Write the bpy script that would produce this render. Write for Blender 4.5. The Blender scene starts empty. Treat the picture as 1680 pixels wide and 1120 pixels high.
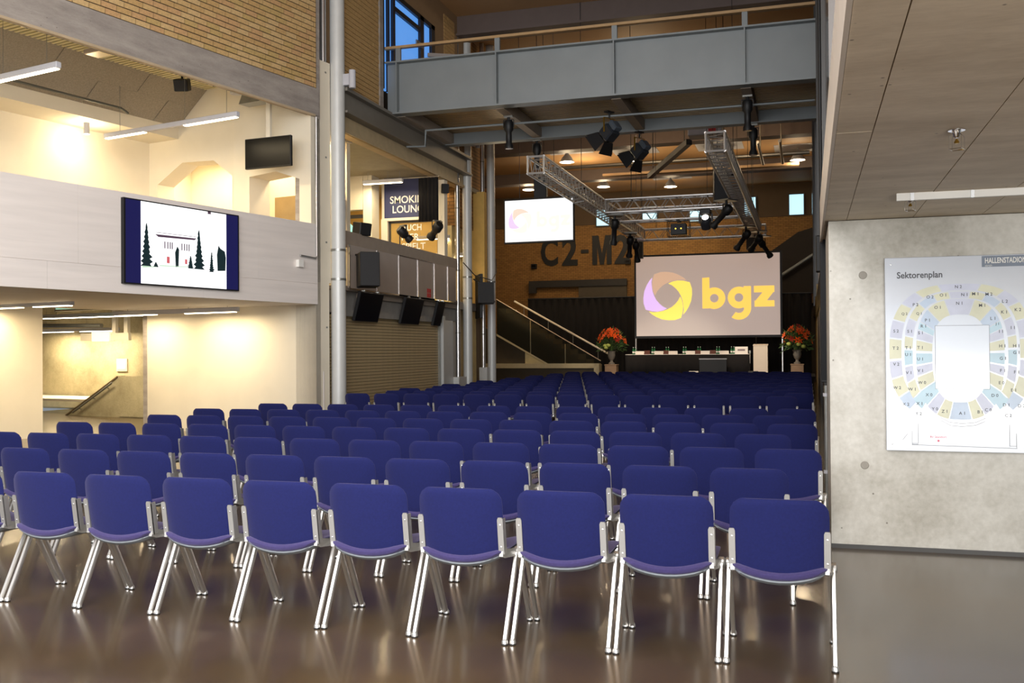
import bpy, math, random
from mathutils import Vector, Matrix
random.seed(7)
SC = bpy.context.scene
COL = SC.collection
def srgb(r, g, b):
    f = lambda c: (c / 255 / 12.92) if c <= 10 else ((c / 255 + .055) / 1.055) ** 2.4
    return (f(r), f(g), f(b))
# ------------------------------------------------------------------ camera
cam = bpy.data.cameras.new('camera'); camo = bpy.data.objects.new('camera', cam); COL.objects.link(camo)
YAW, PIT, ROL, FPX = math.radians(16.988), math.radians(.513), math.radians(.403), 1592.8
fw = Vector((-math.sin(YAW) * math.cos(PIT), math.cos(YAW) * math.cos(PIT), math.sin(PIT)))
rt = Vector((math.cos(YAW), math.sin(YAW), 0)); up = rt.cross(fw)
r2 = rt * math.cos(ROL) - up * math.sin(ROL); u2 = rt * math.sin(ROL) + up * math.cos(ROL)
M = Matrix((r2, u2, -fw)).transposed().to_4x4(); M.translation = (0, 0, 1.491)
camo.matrix_world = M
cam.sensor_width = 36; cam.lens = FPX / 1680 * 36; cam.clip_end = 200; cam.clip_start = .05
SC.camera = camo
# ------------------------------------------------------------------ world, daylight, exposure
w = bpy.data.worlds.new('world'); SC.world = w; w.use_nodes = True
w.node_tree.nodes['Background'].inputs[0].default_value = (.80, .90, 1, 1)
w.node_tree.nodes['Background'].inputs[1].default_value = .30
SC.view_settings.view_transform = 'Standard'; SC.view_settings.look = 'None'
SC.view_settings.exposure = 0.0; SC.view_settings.gamma = 1; SC.view_settings.use_curve_mapping = False
try:
    SC.cycles.use_denoising = True; SC.cycles.max_bounces = 6; SC.cycles.diffuse_bounces = 4
    SC.cycles.glossy_bounces = 4; SC.cycles.sample_clamp_indirect = 4; SC.cycles.caustics_reflective = False
    SC.cycles.caustics_refractive = False
except Exception: pass
def area(name, loc, target, sx, sy, power, col, spread=180):
    l = bpy.data.lights.new(name, 'AREA'); l.shape = 'RECTANGLE'; l.size = sx; l.size_y = sy; l.energy = power; l.color = col
    l.spread = math.radians(spread)
    o = bpy.data.objects.new(name, l); COL.objects.link(o); o.location = loc
    o.rotation_euler = (Vector(target) - Vector(loc)).to_track_quat('-Z', 'Y').to_euler(); return o
def spot(name, loc, target, power, col, ang=60, blend=.6, r=.08):
    l = bpy.data.lights.new(name, 'SPOT'); l.energy = power; l.color = col; l.spot_size = math.radians(ang); l.spot_blend = blend; l.shadow_soft_size = r
    o = bpy.data.objects.new(name, l); COL.objects.link(o); o.location = loc
    o.rotation_euler = (Vector(target) - Vector(loc)).to_track_quat('-Z', 'Y').to_euler(); return o
def point(name, loc, power, col, r=.1):
    l = bpy.data.lights.new(name, 'POINT'); l.energy = power; l.color = col; l.shadow_soft_size = r
    o = bpy.data.objects.new(name, l); COL.objects.link(o); o.location = loc; return o
# daylight through the glazed entrance front and from upper right, plus added fills
area('daylight_entrance', (-4.2, -2.4, 4.0), (-4.2, 5.5, .9), 11, 3.6, 620, (.98, .98, 1), 140)
area('slab_and_wall_fill', (3.4, -5.8, 1.2), (3.4, 2, 2.4), 6.2, 2.2, 300, (.88, .94, 1))  # added fill that brightens the slab underside and the concrete wall
area('slab_underside_fill', (3.6, -3.2, .15), (3.5, -1.0, 2.6), 6.0, 3.0, 900, (1, .95, .87))  # added low fill aimed upward to lift the slab underside, no real source
area('daylight_upper_right', (.05, .5, 5.7), (-8, 9, 4.6), 8, 4.6, 950, (1, .97, .94))
area('daylight_clerestory', (-5.0, -3.0, 8.6), (-4.2, 14, 4.5), 9, 2.5, 420, (.95, .97, 1))
WARM = (1, .80, .50); WARM2 = (1, .74, .42)
# ------------------------------------------------------------------ materials
MATS = {}
def nodes(name):
    m = bpy.data.materials.new(name); m.use_nodes = True
    nt = m.node_tree; return m, nt, nt.nodes, nt.links, nt.nodes['Principled BSDF']
def pm(name, col, rough=.5, metal=0, var=.08, scale=6, bump=0, bscale=None, stretch=(1, 1, 1), sheen=0, coat=0, spec=.5, detail=4, alpha=None):
    if name in MATS: return MATS[name]
    m, nt, N, L, b = nodes(name)
    c = srgb(*col)
    tc = N.new('ShaderNodeTexCoord'); mp = N.new('ShaderNodeMapping'); mp.inputs['Scale'].default_value = stretch
    L.new(tc.outputs['Object'], mp.inputs[0])
    nz = N.new('ShaderNodeTexNoise'); nz.inputs['Scale'].default_value = scale; nz.inputs['Detail'].default_value = detail
    L.new(mp.outputs[0], nz.inputs['Vector'])
    rp = N.new('ShaderNodeValToRGB')
    rp.color_ramp.elements[0].position = .3; rp.color_ramp.elements[1].position = .7
    rp.color_ramp.elements[0].color = (*[x * (1 - var) for x in c], 1); rp.color_ramp.elements[1].color = (*[min(1, x * (1 + var)) for x in c], 1)
    L.new(nz.outputs[0], rp.inputs[0]); L.new(rp.outputs[0], b.inputs['Base Color'])
    b.inputs['Roughness'].default_value = rough; b.inputs['Metallic'].default_value = metal
    b.inputs['Specular IOR Level'].default_value = spec
    if sheen:
        b.inputs['Sheen Weight'].default_value = sheen; b.inputs['Sheen Tint'].default_value = (.75, .7, 1, 1)
    if coat: b.inputs['Coat Weight'].default_value = coat
    if bump:
        n2 = N.new('ShaderNodeTexNoise'); n2.inputs['Scale'].default_value = bscale or scale * 4; n2.inputs['Detail'].default_value = 3
        L.new(mp.outputs[0], n2.inputs['Vector'])
        bp = N.new('ShaderNodeBump'); bp.inputs['Strength'].default_value = bump; bp.inputs['Distance'].default_value = .02
        L.new(n2.outputs[0], bp.inputs['Height']); L.new(bp.outputs[0], b.inputs['Normal'])
    MATS[name] = m; return m
def em(name, col, s=1.0, base=None):
    if name in MATS: return MATS[name]
    m, nt, N, L, b = nodes(name)
    c = (*srgb(*col), 1)
    b.inputs['Base Color'].default_value = c if base is None else (*srgb(*base), 1)
    b.inputs['Emission Color'].default_value = c; b.inputs['Emission Strength'].default_value = s
    b.inputs['Roughness'].default_value = .4
    MATS[name] = m; return m
def glass(name, tint, rough=.03, alpha=.35):
    if name in MATS: return MATS[name]
    m, nt, N, L, b = nodes(name)
    out = N['Material Output']; tr = N.new('ShaderNodeBsdfTransparent'); mx = N.new('ShaderNodeMixShader')
    b.inputs['Base Color'].default_value = (*srgb(*tint), 1); b.inputs['Roughness'].default_value = rough
    tr.inputs[0].default_value = (1, 1, 1, 1); mx.inputs[0].default_value = alpha
    L.new(tr.outputs[0], mx.inputs[1]); L.new(b.outputs[0], mx.inputs[2]); L.new(mx.outputs[0], out.inputs[0])
    MATS[name] = m; return m
def concrete(name, dark, light, rough=.6, streak=(1, 1, 1), scale=1.2, bump=.15, spec=.3):
    if name in MATS: return MATS[name]
    m, nt, N, L, b = nodes(name)
    tc = N.new('ShaderNodeTexCoord'); mp = N.new('ShaderNodeMapping'); mp.inputs['Scale'].default_value = streak
    L.new(tc.outputs['Object'], mp.inputs[0])
    n1 = N.new('ShaderNodeTexNoise'); n1.inputs['Scale'].default_value = scale; n1.inputs['Detail'].default_value = 9; n1.inputs['Roughness'].default_value = .68
    n2 = N.new('ShaderNodeTexNoise'); n2.inputs['Scale'].default_value = scale * 22; n2.inputs['Detail'].default_value = 4
    L.new(mp.outputs[0], n1.inputs['Vector']); L.new(mp.outputs[0], n2.inputs['Vector'])
    mx = N.new('ShaderNodeMath'); mx.operation = 'MULTIPLY_ADD'; mx.inputs[1].default_value = .22
    L.new(n2.outputs[0], mx.inputs[0]); L.new(n1.outputs[0], mx.inputs[2])
    rp = N.new('ShaderNodeValToRGB'); e = rp.color_ramp.elements
    e[0].position = .38; e[0].color = (*srgb(*dark), 1); e[1].position = .78; e[1].color = (*srgb(*light), 1)
    L.new(mx.outputs[0], rp.inputs[0])
    # sparse dark pores
    vo = N.new('ShaderNodeTexVoronoi'); vo.inputs['Scale'].default_value = 7; L.new(tc.outputs['Object'], vo.inputs['Vector'])
    r3 = N.new('ShaderNodeValToRGB'); r3.color_ramp.elements[0].position = .03; r3.color_ramp.elements[0].color = (.35, .33, .3, 1)
    r3.color_ramp.elements[1].position = .06; r3.color_ramp.elements[1].color = (1, 1, 1, 1)
    L.new(vo.outputs['Distance'], r3.inputs[0])
    mul = N.new('ShaderNodeMix'); mul.data_type = 'RGBA'; mul.blend_type = 'MULTIPLY'; mul.inputs[0].default_value = 1
    L.new(rp.outputs[0], mul.inputs[6]); L.new(r3.outputs[0], mul.inputs[7]); L.new(mul.outputs[2], b.inputs['Base Color'])
    b.inputs['Roughness'].default_value = rough; b.inputs['Specular IOR Level'].default_value = spec
    bp = N.new('ShaderNodeBump'); bp.inputs['Strength'].default_value = bump; bp.inputs['Distance'].default_value = .02
    L.new(mx.outputs[0], bp.inputs['Height']); L.new(bp.outputs[0], b.inputs['Normal'])
    MATS[name] = m; return m
def brickmat(name, c1, c2, mortar, bw=.25, bh=.088):
    m, nt, N, L, b = nodes(name)
    tc = N.new('ShaderNodeTexCoord'); mp = N.new('ShaderNodeMapping'); mp.inputs['Rotation'].default_value = (math.radians(90), 0, 0)
    L.new(tc.outputs['Object'], mp.inputs[0])
    br = N.new('ShaderNodeTexBrick'); br.inputs['Color1'].default_value = (*srgb(*c1), 1); br.inputs['Color2'].default_value = (*srgb(*c2), 1)
    br.inputs['Mortar'].default_value = (*srgb(*mortar), 1); br.inputs['Scale'].default_value = 1
    br.inputs['Brick Width'].default_value = bw; br.inputs['Row Height'].default_value = bh; br.inputs['Mortar Size'].default_value = .008
    L.new(mp.outputs[0], br.inputs['Vector']); L.new(br.outputs[0], b.inputs['Base Color']); b.inputs['Roughness'].default_value = .8
    bp = N.new('ShaderNodeBump'); bp.inputs['Strength'].default_value = .4; bp.inputs['Distance'].default_value = .01; bp.invert = True
    L.new(br.outputs['Fac'], bp.inputs['Height']); L.new(bp.outputs[0], b.inputs['Normal'])
    MATS[name] = m; return m
def floormat():
    m, nt, N, L, b = nodes('polished_floor')
    tc = N.new('ShaderNodeTexCoord')
    n1 = N.new('ShaderNodeTexNoise'); n1.inputs['Scale'].default_value = .9; n1.inputs['Detail'].default_value = 6
    n2 = N.new('ShaderNodeTexNoise'); n2.inputs['Scale'].default_value = 60; n2.inputs['Detail'].default_value = 3
    vo = N.new('ShaderNodeTexVoronoi'); vo.inputs['Scale'].default_value = 42
    for n in (n1, n2, vo): L.new(tc.outputs['Object'], n.inputs['Vector'])
    ad = N.new('ShaderNodeMath'); ad.operation = 'MULTIPLY_ADD'; ad.inputs[1].default_value = .5
    L.new(n2.outputs[0], ad.inputs[0]); L.new(n1.outputs[0], ad.inputs[2])
    rp = N.new('ShaderNodeValToRGB'); e = rp.color_ramp.elements
    e[0].position = .45; e[0].color = (*srgb(54, 43, 28), 1); e[1].position = 1; e[1].color = (*srgb(96, 77, 50), 1)
    L.new(ad.outputs[0], rp.inputs[0])
    r3 = N.new('ShaderNodeValToRGB'); r3.color_ramp.elements[0].position = .045; r3.color_ramp.elements[0].color = (3.0, 2.9, 2.7, 1)
    r3.color_ramp.elements[1].position = .07; r3.color_ramp.elements[1].color = (1, 1, 1, 1); L.new(vo.outputs['Distance'], r3.inputs[0])
    mul = N.new('ShaderNodeMix'); mul.data_type = 'RGBA'; mul.blend_type = 'MULTIPLY'; mul.inputs[0].default_value = .8
    L.new(rp.outputs[0], mul.inputs[6]); L.new(r3.outputs[0], mul.inputs[7]); L.new(mul.outputs[2], b.inputs['Base Color'])
    rr = N.new('ShaderNodeMapRange'); rr.inputs[3].default_value = .17; rr.inputs[4].default_value = .30
    L.new(n1.outputs[0], rr.inputs[0]); L.new(rr.outputs[0], b.inputs['Roughness'])
    b.inputs['Specular IOR Level'].default_value = .5; b.inputs['Coat Weight'].default_value = .35; b.inputs['Coat Roughness'].default_value = .11
    bp = N.new('ShaderNodeBump'); bp.inputs['Strength'].default_value = .03; L.new(n2.outputs[0], bp.inputs['Height']); L.new(bp.outputs[0], b.inputs['Normal'])
    return m
M_FLOOR = floormat()
M_WHITE = pm('white_boarded_concrete', (234, 226, 220), .55, var=.05, scale=1.5, stretch=(1, .5, 8), bump=.06, bscale=4)
M_CREAM = pm('cream_painted_wall', (230, 221, 201), .6, var=.03, scale=2, bump=.04)
M_BEAM = concrete('beam_concrete', (138, 130, 124), (176, 168, 160), streak=(1, 1, 5), bump=.05)
M_CONC = concrete('wall_concrete', (152, 146, 132), (210, 207, 198), rough=.42, bump=.12, spec=.5)
M_SLAB = concrete('slab_concrete', (192, 175, 150), (230, 215, 192), streak=(.7, 2.2, 1), bump=.06, rough=.6)
M_STAIRC = concrete('stair_concrete', (150, 140, 112), (196, 186, 154), bump=.06)
M_ACOU = pm('acoustic_panel_grey', (150, 142, 130), .9, var=.15, scale=40, bump=.3, bscale=90)
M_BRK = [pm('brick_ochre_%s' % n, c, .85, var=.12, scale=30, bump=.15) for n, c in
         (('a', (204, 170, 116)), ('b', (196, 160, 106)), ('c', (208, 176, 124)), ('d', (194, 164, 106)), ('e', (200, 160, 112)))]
M_MORT = pm('dark_mortar', (64, 52, 40), .9)
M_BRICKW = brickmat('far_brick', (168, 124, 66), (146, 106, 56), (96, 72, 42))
M_STEELB = pm('bluegrey_painted_steel', (132, 138, 140), .45, metal=.15, var=.04, scale=2)
M_COLM = pm('grey_painted_column', (204, 205, 202), .4, metal=.1, var=.03)
M_ALU = pm('brushed_aluminium', (205, 205, 205), .28, metal=.9, var=.04)
M_LEG = pm('polished_aluminium', (232, 229, 224), .33, metal=.92, var=.02)
M_ALUB = pm('cast_aluminium_bracket', (180, 178, 174), .4, metal=.7, var=.03)
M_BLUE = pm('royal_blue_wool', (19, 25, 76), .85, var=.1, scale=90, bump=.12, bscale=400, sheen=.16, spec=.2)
M_SEAT = pm('seat_wool', (56, 49, 92), .85, var=.1, scale=90, bump=.12, bscale=400, sheen=.35, spec=.2)  # seat wool coloured more violet than the backrest wool
M_SHELL = pm('grey_plastic_shell', (128, 134, 140), .5)
M_BLACK = pm('matte_black', (18, 18, 20), .55, var=.1)
M_BLACKG = pm('gloss_black', (10, 10, 11), .3, var=.05, spec=.15)
M_CLOTH = pm('black_cloth', (20, 16, 16), .95, var=.2, scale=10)
M_CURT = pm('black_curtain', (17, 13, 12), .95, var=.25, scale=6)
M_TIMBER = pm('beige_ceiling_panel', (198, 156, 108), .7, var=.05, scale=1)
M_DBEAM = pm('brown_grey_ceiling_beam', (100, 86, 80), .6, var=.05)
M_GREYP = pm('pale_grey_panel', (190, 190, 196), .6, var=.03)
M_RIB = pm('ribbed_sheet_metal', (138, 116, 84), .35, metal=.6, var=.2, scale=3, stretch=(1, 8, 1))
M_RIBY = pm('ribbed_yellow_strip', (206, 196, 156), .5, metal=.2)
M_DUCT = pm('galvanised_duct', (150, 150, 145), .35, metal=.7, var=.1)
M_SHUT = pm('shutter_slat_metal', (196, 174, 132), .5, metal=.15, var=.05)
M_PANEL = pm('metal_clad_panel', (172, 160, 152), .45, metal=.35, var=.04, scale=3)
M_PCAP = pm('grey_parapet', (158, 144, 130), .6, var=.05)
M_NAVY = pm('navy_sign_board', (44, 52, 96), .5, var=.05)
M_WHITEP = pm('white_paint', (240, 238, 232), .5, var=.02)
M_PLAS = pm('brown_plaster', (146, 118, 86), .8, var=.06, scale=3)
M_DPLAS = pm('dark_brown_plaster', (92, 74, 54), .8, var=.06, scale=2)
M_WOOD = pm('stained_handrail', (176, 142, 98), .5, var=.08, scale=8)
M_DGLASS = pm('dark_glazing', (58, 46, 38), .15, var=.05)
M_RED = pm('red_tile', (200, 50, 50), .6)
M_DOORD = pm('dark_door', (52, 50, 48), .45)
M_PLAST = pm('beige_plaster', (196, 182, 146), .7, var=.05)
M_STONE = pm('grey_urn_stone', (118, 110, 100), .7, var=.12, scale=20)
M_PEDW = pm('wooden_pedestal', (150, 120, 92), .6, var=.1)
M_LEAF = pm('leaf_green', (70, 98, 44), .6, var=.3, scale=20)
M_ORNG = pm('orange_lily', (232, 96, 26), .6, var=.15, scale=20)
M_LIME = pm('pale_green_bloom', (176, 186, 92), .6, var=.1)
M_RUSSET = pm('russet_bloom', (150, 36, 20), .6, var=.1)
M_BOTTLE = pm('green_bottle_glass', (34, 110, 64), .15, var=.1)
M_CARD = pm('white_card', (245, 236, 226), .6, var=.02)
M_BROWN = pm('brown_box', (92, 46, 34), .6)
M_BOARD = pm('white_gloss_board', (206, 211, 220), .12, var=.01, spec=.6)
M_INK = pm('dark_grey_ink', (70, 74, 84), .5)
M_INKB = pm('label_band_slate', (104, 116, 134), .4)
M_TUBE = em('lamp_tube_warm', (255, 236, 196), 9)
M_TUBEC = em('lamp_tube_white', (255, 246, 226), 12)
M_SKYW = em('daylit_window', (176, 222, 240), 1.3)
M_BLUEG = em('blue_daylight_glass', (92, 156, 236), .8)
M_CHROME = pm('chrome', (230, 230, 230), .12, metal=1, var=.01)
M_BRASS = pm('brass', (190, 150, 60), .3, metal=.9, var=.03)
# ------------------------------------------------------------------ mesh builder
class MB:
    def __init__(s): s.v = []; s.f = []; s.mi = []; s.m = 0
    def add(s, vs, fs):
        o = len(s.v); s.v += [tuple(v) for v in vs]; s.f += [tuple(i + o for i in f) for f in fs]; s.mi += [s.m] * len(fs); return s
    def box(s, x0, x1, y0, y1, z0, z1):
        return s.add([(x0, y0, z0), (x1, y0, z0), (x1, y1, z0), (x0, y1, z0), (x0, y0, z1), (x1, y0, z1), (x1, y1, z1), (x0, y1, z1)],
                     [(0, 3, 2, 1), (4, 5, 6, 7), (0, 1, 5, 4), (1, 2, 6, 5), (2, 3, 7, 6), (3, 0, 4, 7)])
    def cbox(s, x0, x1, y0, y1, z0, z1, c=.01):   # box with chamfered vertical and horizontal edges
        vs = []; 
        for z, i in ((z0, c), (z0 + c, 0), (z1 - c, 0), (z1, c)):
            a, b, d, e = x0 + i, x1 - i, y0 + i, y1 - i
            vs += [(a + c, d, z), (b - c, d, z), (b, d + c, z), (b, e - c, z), (b - c, e, z), (a + c, e, z), (a, e - c, z), (a, d + c, z)]
        fs = [tuple(range(7, -1, -1)), tuple(range(24, 32))]
        for k in range(3):
            for i in range(8): fs.append((k * 8 + i, k * 8 + (i + 1) % 8, k * 8 + 8 + (i + 1) % 8, k * 8 + 8 + i))
        return s.add(vs, fs)
    def bar(s, p, q, w, h, upv=(0, 0, 1)):
        p = Vector(p); q = Vector(q); d = (q - p).normalized(); u = Vector(upv)
        if abs(d.dot(u)) > .99: u = Vector((0, 1, 0))
        a = d.cross(u).normalized() * w / 2; b = a.cross(d).normalized() * h / 2
        vs = [p - a - b, p + a - b, p + a + b, p - a + b, q - a - b, q + a - b, q + a + b, q - a + b]
        return s.add(vs, [(0, 1, 2, 3), (7, 6, 5, 4), (0, 4, 5, 1), (1, 5, 6, 2), (2, 6, 7, 3), (3, 7, 4, 0)])
    def tube(s, pts, r, n=8, rx=None, xdir=None):
        pts = [Vector(p) for p in pts]; rings = []; vs = []
        for i, p in enumerate(pts):
            d = (pts[min(i + 1, len(pts) - 1)] - pts[max(i - 1, 0)]).normalized()
            u = Vector(xdir) if xdir else (Vector((0, 0, 1)) if abs(d.z) < .95 else Vector((1, 0, 0)))
            a = (u - d * u.dot(d)).normalized(); b = d.cross(a)
            ra = r[i] if isinstance(r, (list, tuple)) else r
            for k in range(n):
                t = 2 * math.pi * (k + .5) / n
                ca, sa = math.cos(t), math.sin(t)
                if rx: # rounded rectangle profile
                    ca = math.copysign(abs(ca) ** .45, ca); sa = math.copysign(abs(sa) ** .45, sa)
                vs.append(p + a * (rx or ra) * ca + b * ra * sa)
        fs = []
        for i in range(len(pts) - 1):
            for k in range(n): fs.append((i * n + k, i * n + (k + 1) % n, i * n + n + (k + 1) % n, i * n + n + k))
        fs.append(tuple(range(n - 1, -1, -1))); fs.append(tuple(range((len(pts) - 1) * n, len(pts) * n)))
        return s.add(vs, fs)
    def lathe(s, prof, n=16, c=(0, 0, 0), mat=None):
        vs = []; fs = []; c = Vector(c)
        for r, z in prof:
            for k in range(n):
                t = 2 * math.pi * k / n; v = Vector((r * math.cos(t), r * math.sin(t), z))
                vs.append((mat @ v if mat else v) + c)
        for i in range(len(prof) - 1):
            for k in range(n): fs.append((i * n + k, i * n + (k + 1) % n, i * n + n + (k + 1) % n, i * n + n + k))
        fs.append(tuple(range(n - 1, -1, -1))); fs.append(tuple(range((len(prof) - 1) * n, len(prof) * n)))
        return s.add(vs, fs)
    def prism(s, pts, off):
        n = len(pts); pts = [Vector(p) for p in pts]; off = Vector(off)
        return s.add(pts + [p + off for p in pts], [tuple(range(n - 1, -1, -1)), tuple(range(n, 2 * n))] + [(i, (i + 1) % n, n + (i + 1) % n, n + i) for i in range(n)])
    def face(s, pts): return s.add(pts, [tuple(range(len(pts)))])
    def mesh(s, name, mats, smooth=False):
        me = bpy.data.meshes.new(name); me.from_pydata(s.v, [], s.f)
        for m in (mats if isinstance(mats, (list, tuple)) else [mats]): me.materials.append(m)
        me.polygons.foreach_set('material_index', s.mi)
        if smooth: me.polygons.foreach_set('use_smooth', [True] * len(s.f))
        me.update()
        import bmesh
        bm = bmesh.new(); bm.from_mesh(me); bmesh.ops.recalc_face_normals(bm, faces=bm.faces)
        if smooth:
            for e in bm.edges:
                if len(e.link_faces) == 2 and e.calc_face_angle(0) > .7: e.smooth = False
        bm.to_mesh(me); bm.free()
        return me
    def build(s, name, mats, parent=None, loc=(0, 0, 0), rz=0, smooth=False):
        return obj(name, s.mesh(name, mats, smooth), parent, loc, rz)
def obj(name, me, parent=None, loc=(0, 0, 0), rz=0):
    o = bpy.data.objects.new(name, me); COL.objects.link(o); o.location = loc; o.rotation_euler = (0, 0, rz)
    if parent: o.parent = parent
    return o
def tag(o, label, cat, group=None, kind=None):
    o['label'] = label; o['category'] = cat
    if group: o['group'] = group
    if kind: o['kind'] = kind
    return o
def thing(name, label, cat, loc=(0, 0, 0), rz=0, group=None):
    return tag(obj(name, None, None, loc, rz), label, cat, group)
def struct(name, mb, mats, label, loc=(0, 0, 0), rz=0, smooth=False):
    o = mb.build(name, mats, None, loc, rz, smooth); o['kind'] = 'structure'; o['label'] = label; return o
def copy_tree(o, parent=None):
    c = o.copy(); COL.objects.link(c)
    if parent: c.parent = parent
    for ch in list(o.children): copy_tree(ch, c)
    return c
def textverts(s, size, bold=0.0, extrude=.0):
    cu = bpy.data.curves.new('t', 'FONT'); cu.body = s; cu.size = size; cu.offset = bold * size; cu.extrude = extrude; cu.resolution_u = 3
    o = bpy.data.objects.new('t', cu); COL.objects.link(o)
    me = bpy.data.meshes.new_from_object(o); vs = [v.co.copy() for v in me.vertices]; fs = [tuple(p.vertices) for p in me.polygons]
    bpy.data.objects.remove(o); bpy.data.meshes.remove(me); bpy.data.curves.remove(cu); return vs, fs
def addtext(mb, s, x, z, y, w=None, h=None, bold=0.02, center=False, depth=0, flip=1, mapf=None):
    """text in the xz plane facing -y; x,z = lower left (or centre); w,h fit box"""
    vs, fs = textverts(s, 1.0, bold, .5 if depth else 0)
    x0 = min(v.x for v in vs); x1 = max(v.x for v in vs); y0 = min(v.y for v in vs); y1 = max(v.y for v in vs)
    sy = h / (y1 - y0) if h else w / (x1 - x0); sx = w / (x1 - x0) if w else sy
    ox, oz = (x - (x1 - x0) * sx / 2, z - (y1 - y0) * sy / 2) if center else (x, z)
    out = [(ox + (v.x - x0) * sx, y + v.z * depth, oz + (v.y - y0) * sy) for v in vs]
    if mapf: out = [mapf(p) for p in out]
    mb.add(out, fs)
# facade frame: local x into the hall, local y into the depth
FR = -math.radians(12); FP = Vector((-8.135, 15.12, 0))
FX = Vector((math.cos(FR), math.sin(FR), 0)); FY = Vector((-math.sin(FR), math.cos(FR), 0))
def FL(x, y, z=0): return FP + FX * x + FY * y + Vector((0, 0, z))
FK = dict(loc=tuple(FP), rz=FR)
# =================================================================== SETTING
struct('floor', MB().box(-19, 9, -8, 50, -.2, 0), M_FLOOR, 'dark brown polished terrazzo floor')
# hall ceiling with cross beams
struct('ceiling', MB().box(-18, 1.2, -8, 50, 9.52, 9.7), M_TIMBER, 'beige panelled hall ceiling high above the seats')
for i, Y in enumerate((8.2, 15.05, 21.9, 28.8, 35.7, 42.4)):
    struct('trim_%d' % (i + 1), MB().box(-18, 1, Y, Y + .45, 9.06, 9.52).box(-18, 1, Y - .08, Y + .53, 9.04, 9.09), M_DBEAM,
           'brown grey ceiling cross beam, number %s from the entrance' % ('one', 'two', 'three', 'four', 'five', 'six')[i])
# back wall
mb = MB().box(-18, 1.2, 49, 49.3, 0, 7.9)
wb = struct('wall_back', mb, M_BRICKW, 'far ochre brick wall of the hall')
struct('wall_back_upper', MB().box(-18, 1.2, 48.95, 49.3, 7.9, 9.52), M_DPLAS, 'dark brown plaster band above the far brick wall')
for i, (x0, x1, z0, z1) in enumerate(((-.83, -.17, 7.95, 8.93), (-2.95, -2.42, 7.9, 8.9), (-5.6, -4.87, 7.86, 8.63), (-7.97, -7.26, 7.95, 8.69), (-10.35, -9.7, 7.84, 8.65))):
    o = struct('window_%d' % (i + 1), MB().box(x0, x1, 48.9, 48.96, z0, z1), M_SKYW, 'small daylit window, %s from the right in far wall' % ('first', 'second', 'third', 'fourth', 'fifth')[i])
    f = MB()
    for a, b, c, d in ((x0 - .05, x0, z0 - .05, z1 + .05), (x1, x1 + .05, z0 - .05, z1 + .05), (x0, x1, z0 - .05, z0), (x0, x1, z1, z1 + .05)): f.box(a, b, 48.86, 48.96, c, d)
    f.build('window_frame', M_DOORD, o)
# left boundary beyond columns, returns
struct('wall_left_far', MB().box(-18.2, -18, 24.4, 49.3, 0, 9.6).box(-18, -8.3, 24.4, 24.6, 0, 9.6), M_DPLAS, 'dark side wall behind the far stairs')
# right hall wall
struct('wall_right', MB().box(.34, .6, 8.1, 49, 0, 2.82), M_PLAST, 'beige side wall running behind the right seat ends')
struct('wall_right_upper', MB().box(.2, .6, 9.3, 49, 2.82, 9.6), M_DGLASS, 'dark glazed upper wall along the right side')
mul = MB()
for Y in (11, 14, 17.2, 21, 26, 32): mul.box(.16, .2, Y, Y + .06, 2.82, 9.5)
struct('trim_7', mul, M_DOORD, 'dark mullions of the upper right glazing')
# concrete wall block and slab at the right
wr = struct('wall_front_right', MB().box(.15, 7, 7.66, 8.1, 0, 2.44).box(.15, .34, 8.1, 8.9, 0, 2.44), M_CONC, 'pale fair-faced concrete wall carrying the sector plan')
hole = MB()
for x, z in ((.39, 2.03), (.39, .62), (3.2, .62)): hole.lathe([(.0, 0), (.026, 0), (.03, -.004), (.03, -.008), (.0, -.008)], 14, (x, 7.655, z), Matrix.Rotation(math.radians(90), 3, 'X'))
hole.build('tie_hole', pm('tie_hole_plug', (150, 145, 135), .7), wr)
struct('baseboard_right', MB().box(.15, 7, 7.645, 7.66, 0, .03), M_DOORD, 'thin dark joint at the foot of the concrete wall')
# slab made of formwork boards, joints recessed
sl = struct('ceiling_slab', MB().box(.125, 7, -6, 9.1, 2.46, 2.82), M_SLAB, 'board-marked concrete slab overhead at the right')
sl.data.materials.append(M_SLAB)
xs = [.125, .28, .74, 1.20, 1.66, 2.12, 2.58, 3.04, 3.5, 4.4]; ys = [-6, -1.8, 1.4, 4.55, 7.66]
for i in range(len(xs) - 1):
    for j in range(len(ys) - 1):
        MB().box(xs[i] + .002, xs[i + 1] - .002, ys[j] + .0006, ys[j + 1] - .0006, 2.445 + random.uniform(-.001, .001), 2.461).build('formwork_panel', M_SLAB, sl)
struct('trim_8', MB().box(.108, .125, -6, 9.15, 2.44, 2.80), pm('pale_fascia', (216, 204, 190), .5, var=.03), 'pale fascia strip along the slab edge')
# ---------------------------------------------------------------- left facade, near part (turned 12 degrees)
pa = struct('wall_left_parapet', MB().box(-.16, -.012, -10, 0, 2.31, 3.70).box(-4.6, -.16, -10, 0, 2.31, 2.70), M_WHITE, 'white board-marked parapet of the upper gallery', **FK)
for z0, z1 in ((2.31, 2.663), (2.668, 3.70)):
    ys_ = [-10, -7.9, -5.2, -2.6, 0] if z0 < 2.5 else [-10, -8.4, -4.75, -1.45, 0]
    for a, b in zip(ys_, ys_[1:]):
        MB().box(-.012, .0, a + .0015, b - .0015, z0, z1).build('parapet_panel', M_WHITE, pa)
struct('wall_left_beam', MB().box(-.13, 0, -10, .05, 5.59, 6.06), M_BEAM, 'grey concrete beam under the brick wall', **FK)
struct('trim_9', MB().box(-.03, .015, -10, -.05, 5.565, 5.60), pm('beige_edge', (190, 170, 140), .6), 'beige edge strip under the concrete beam', **FK)
bw = struct('wall_left_brick', MB().box(-.35, -.012, -10, -.0, 6.06, 9.52), M_MORT, 'ochre brick wall above the gallery beam', **FK)
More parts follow.
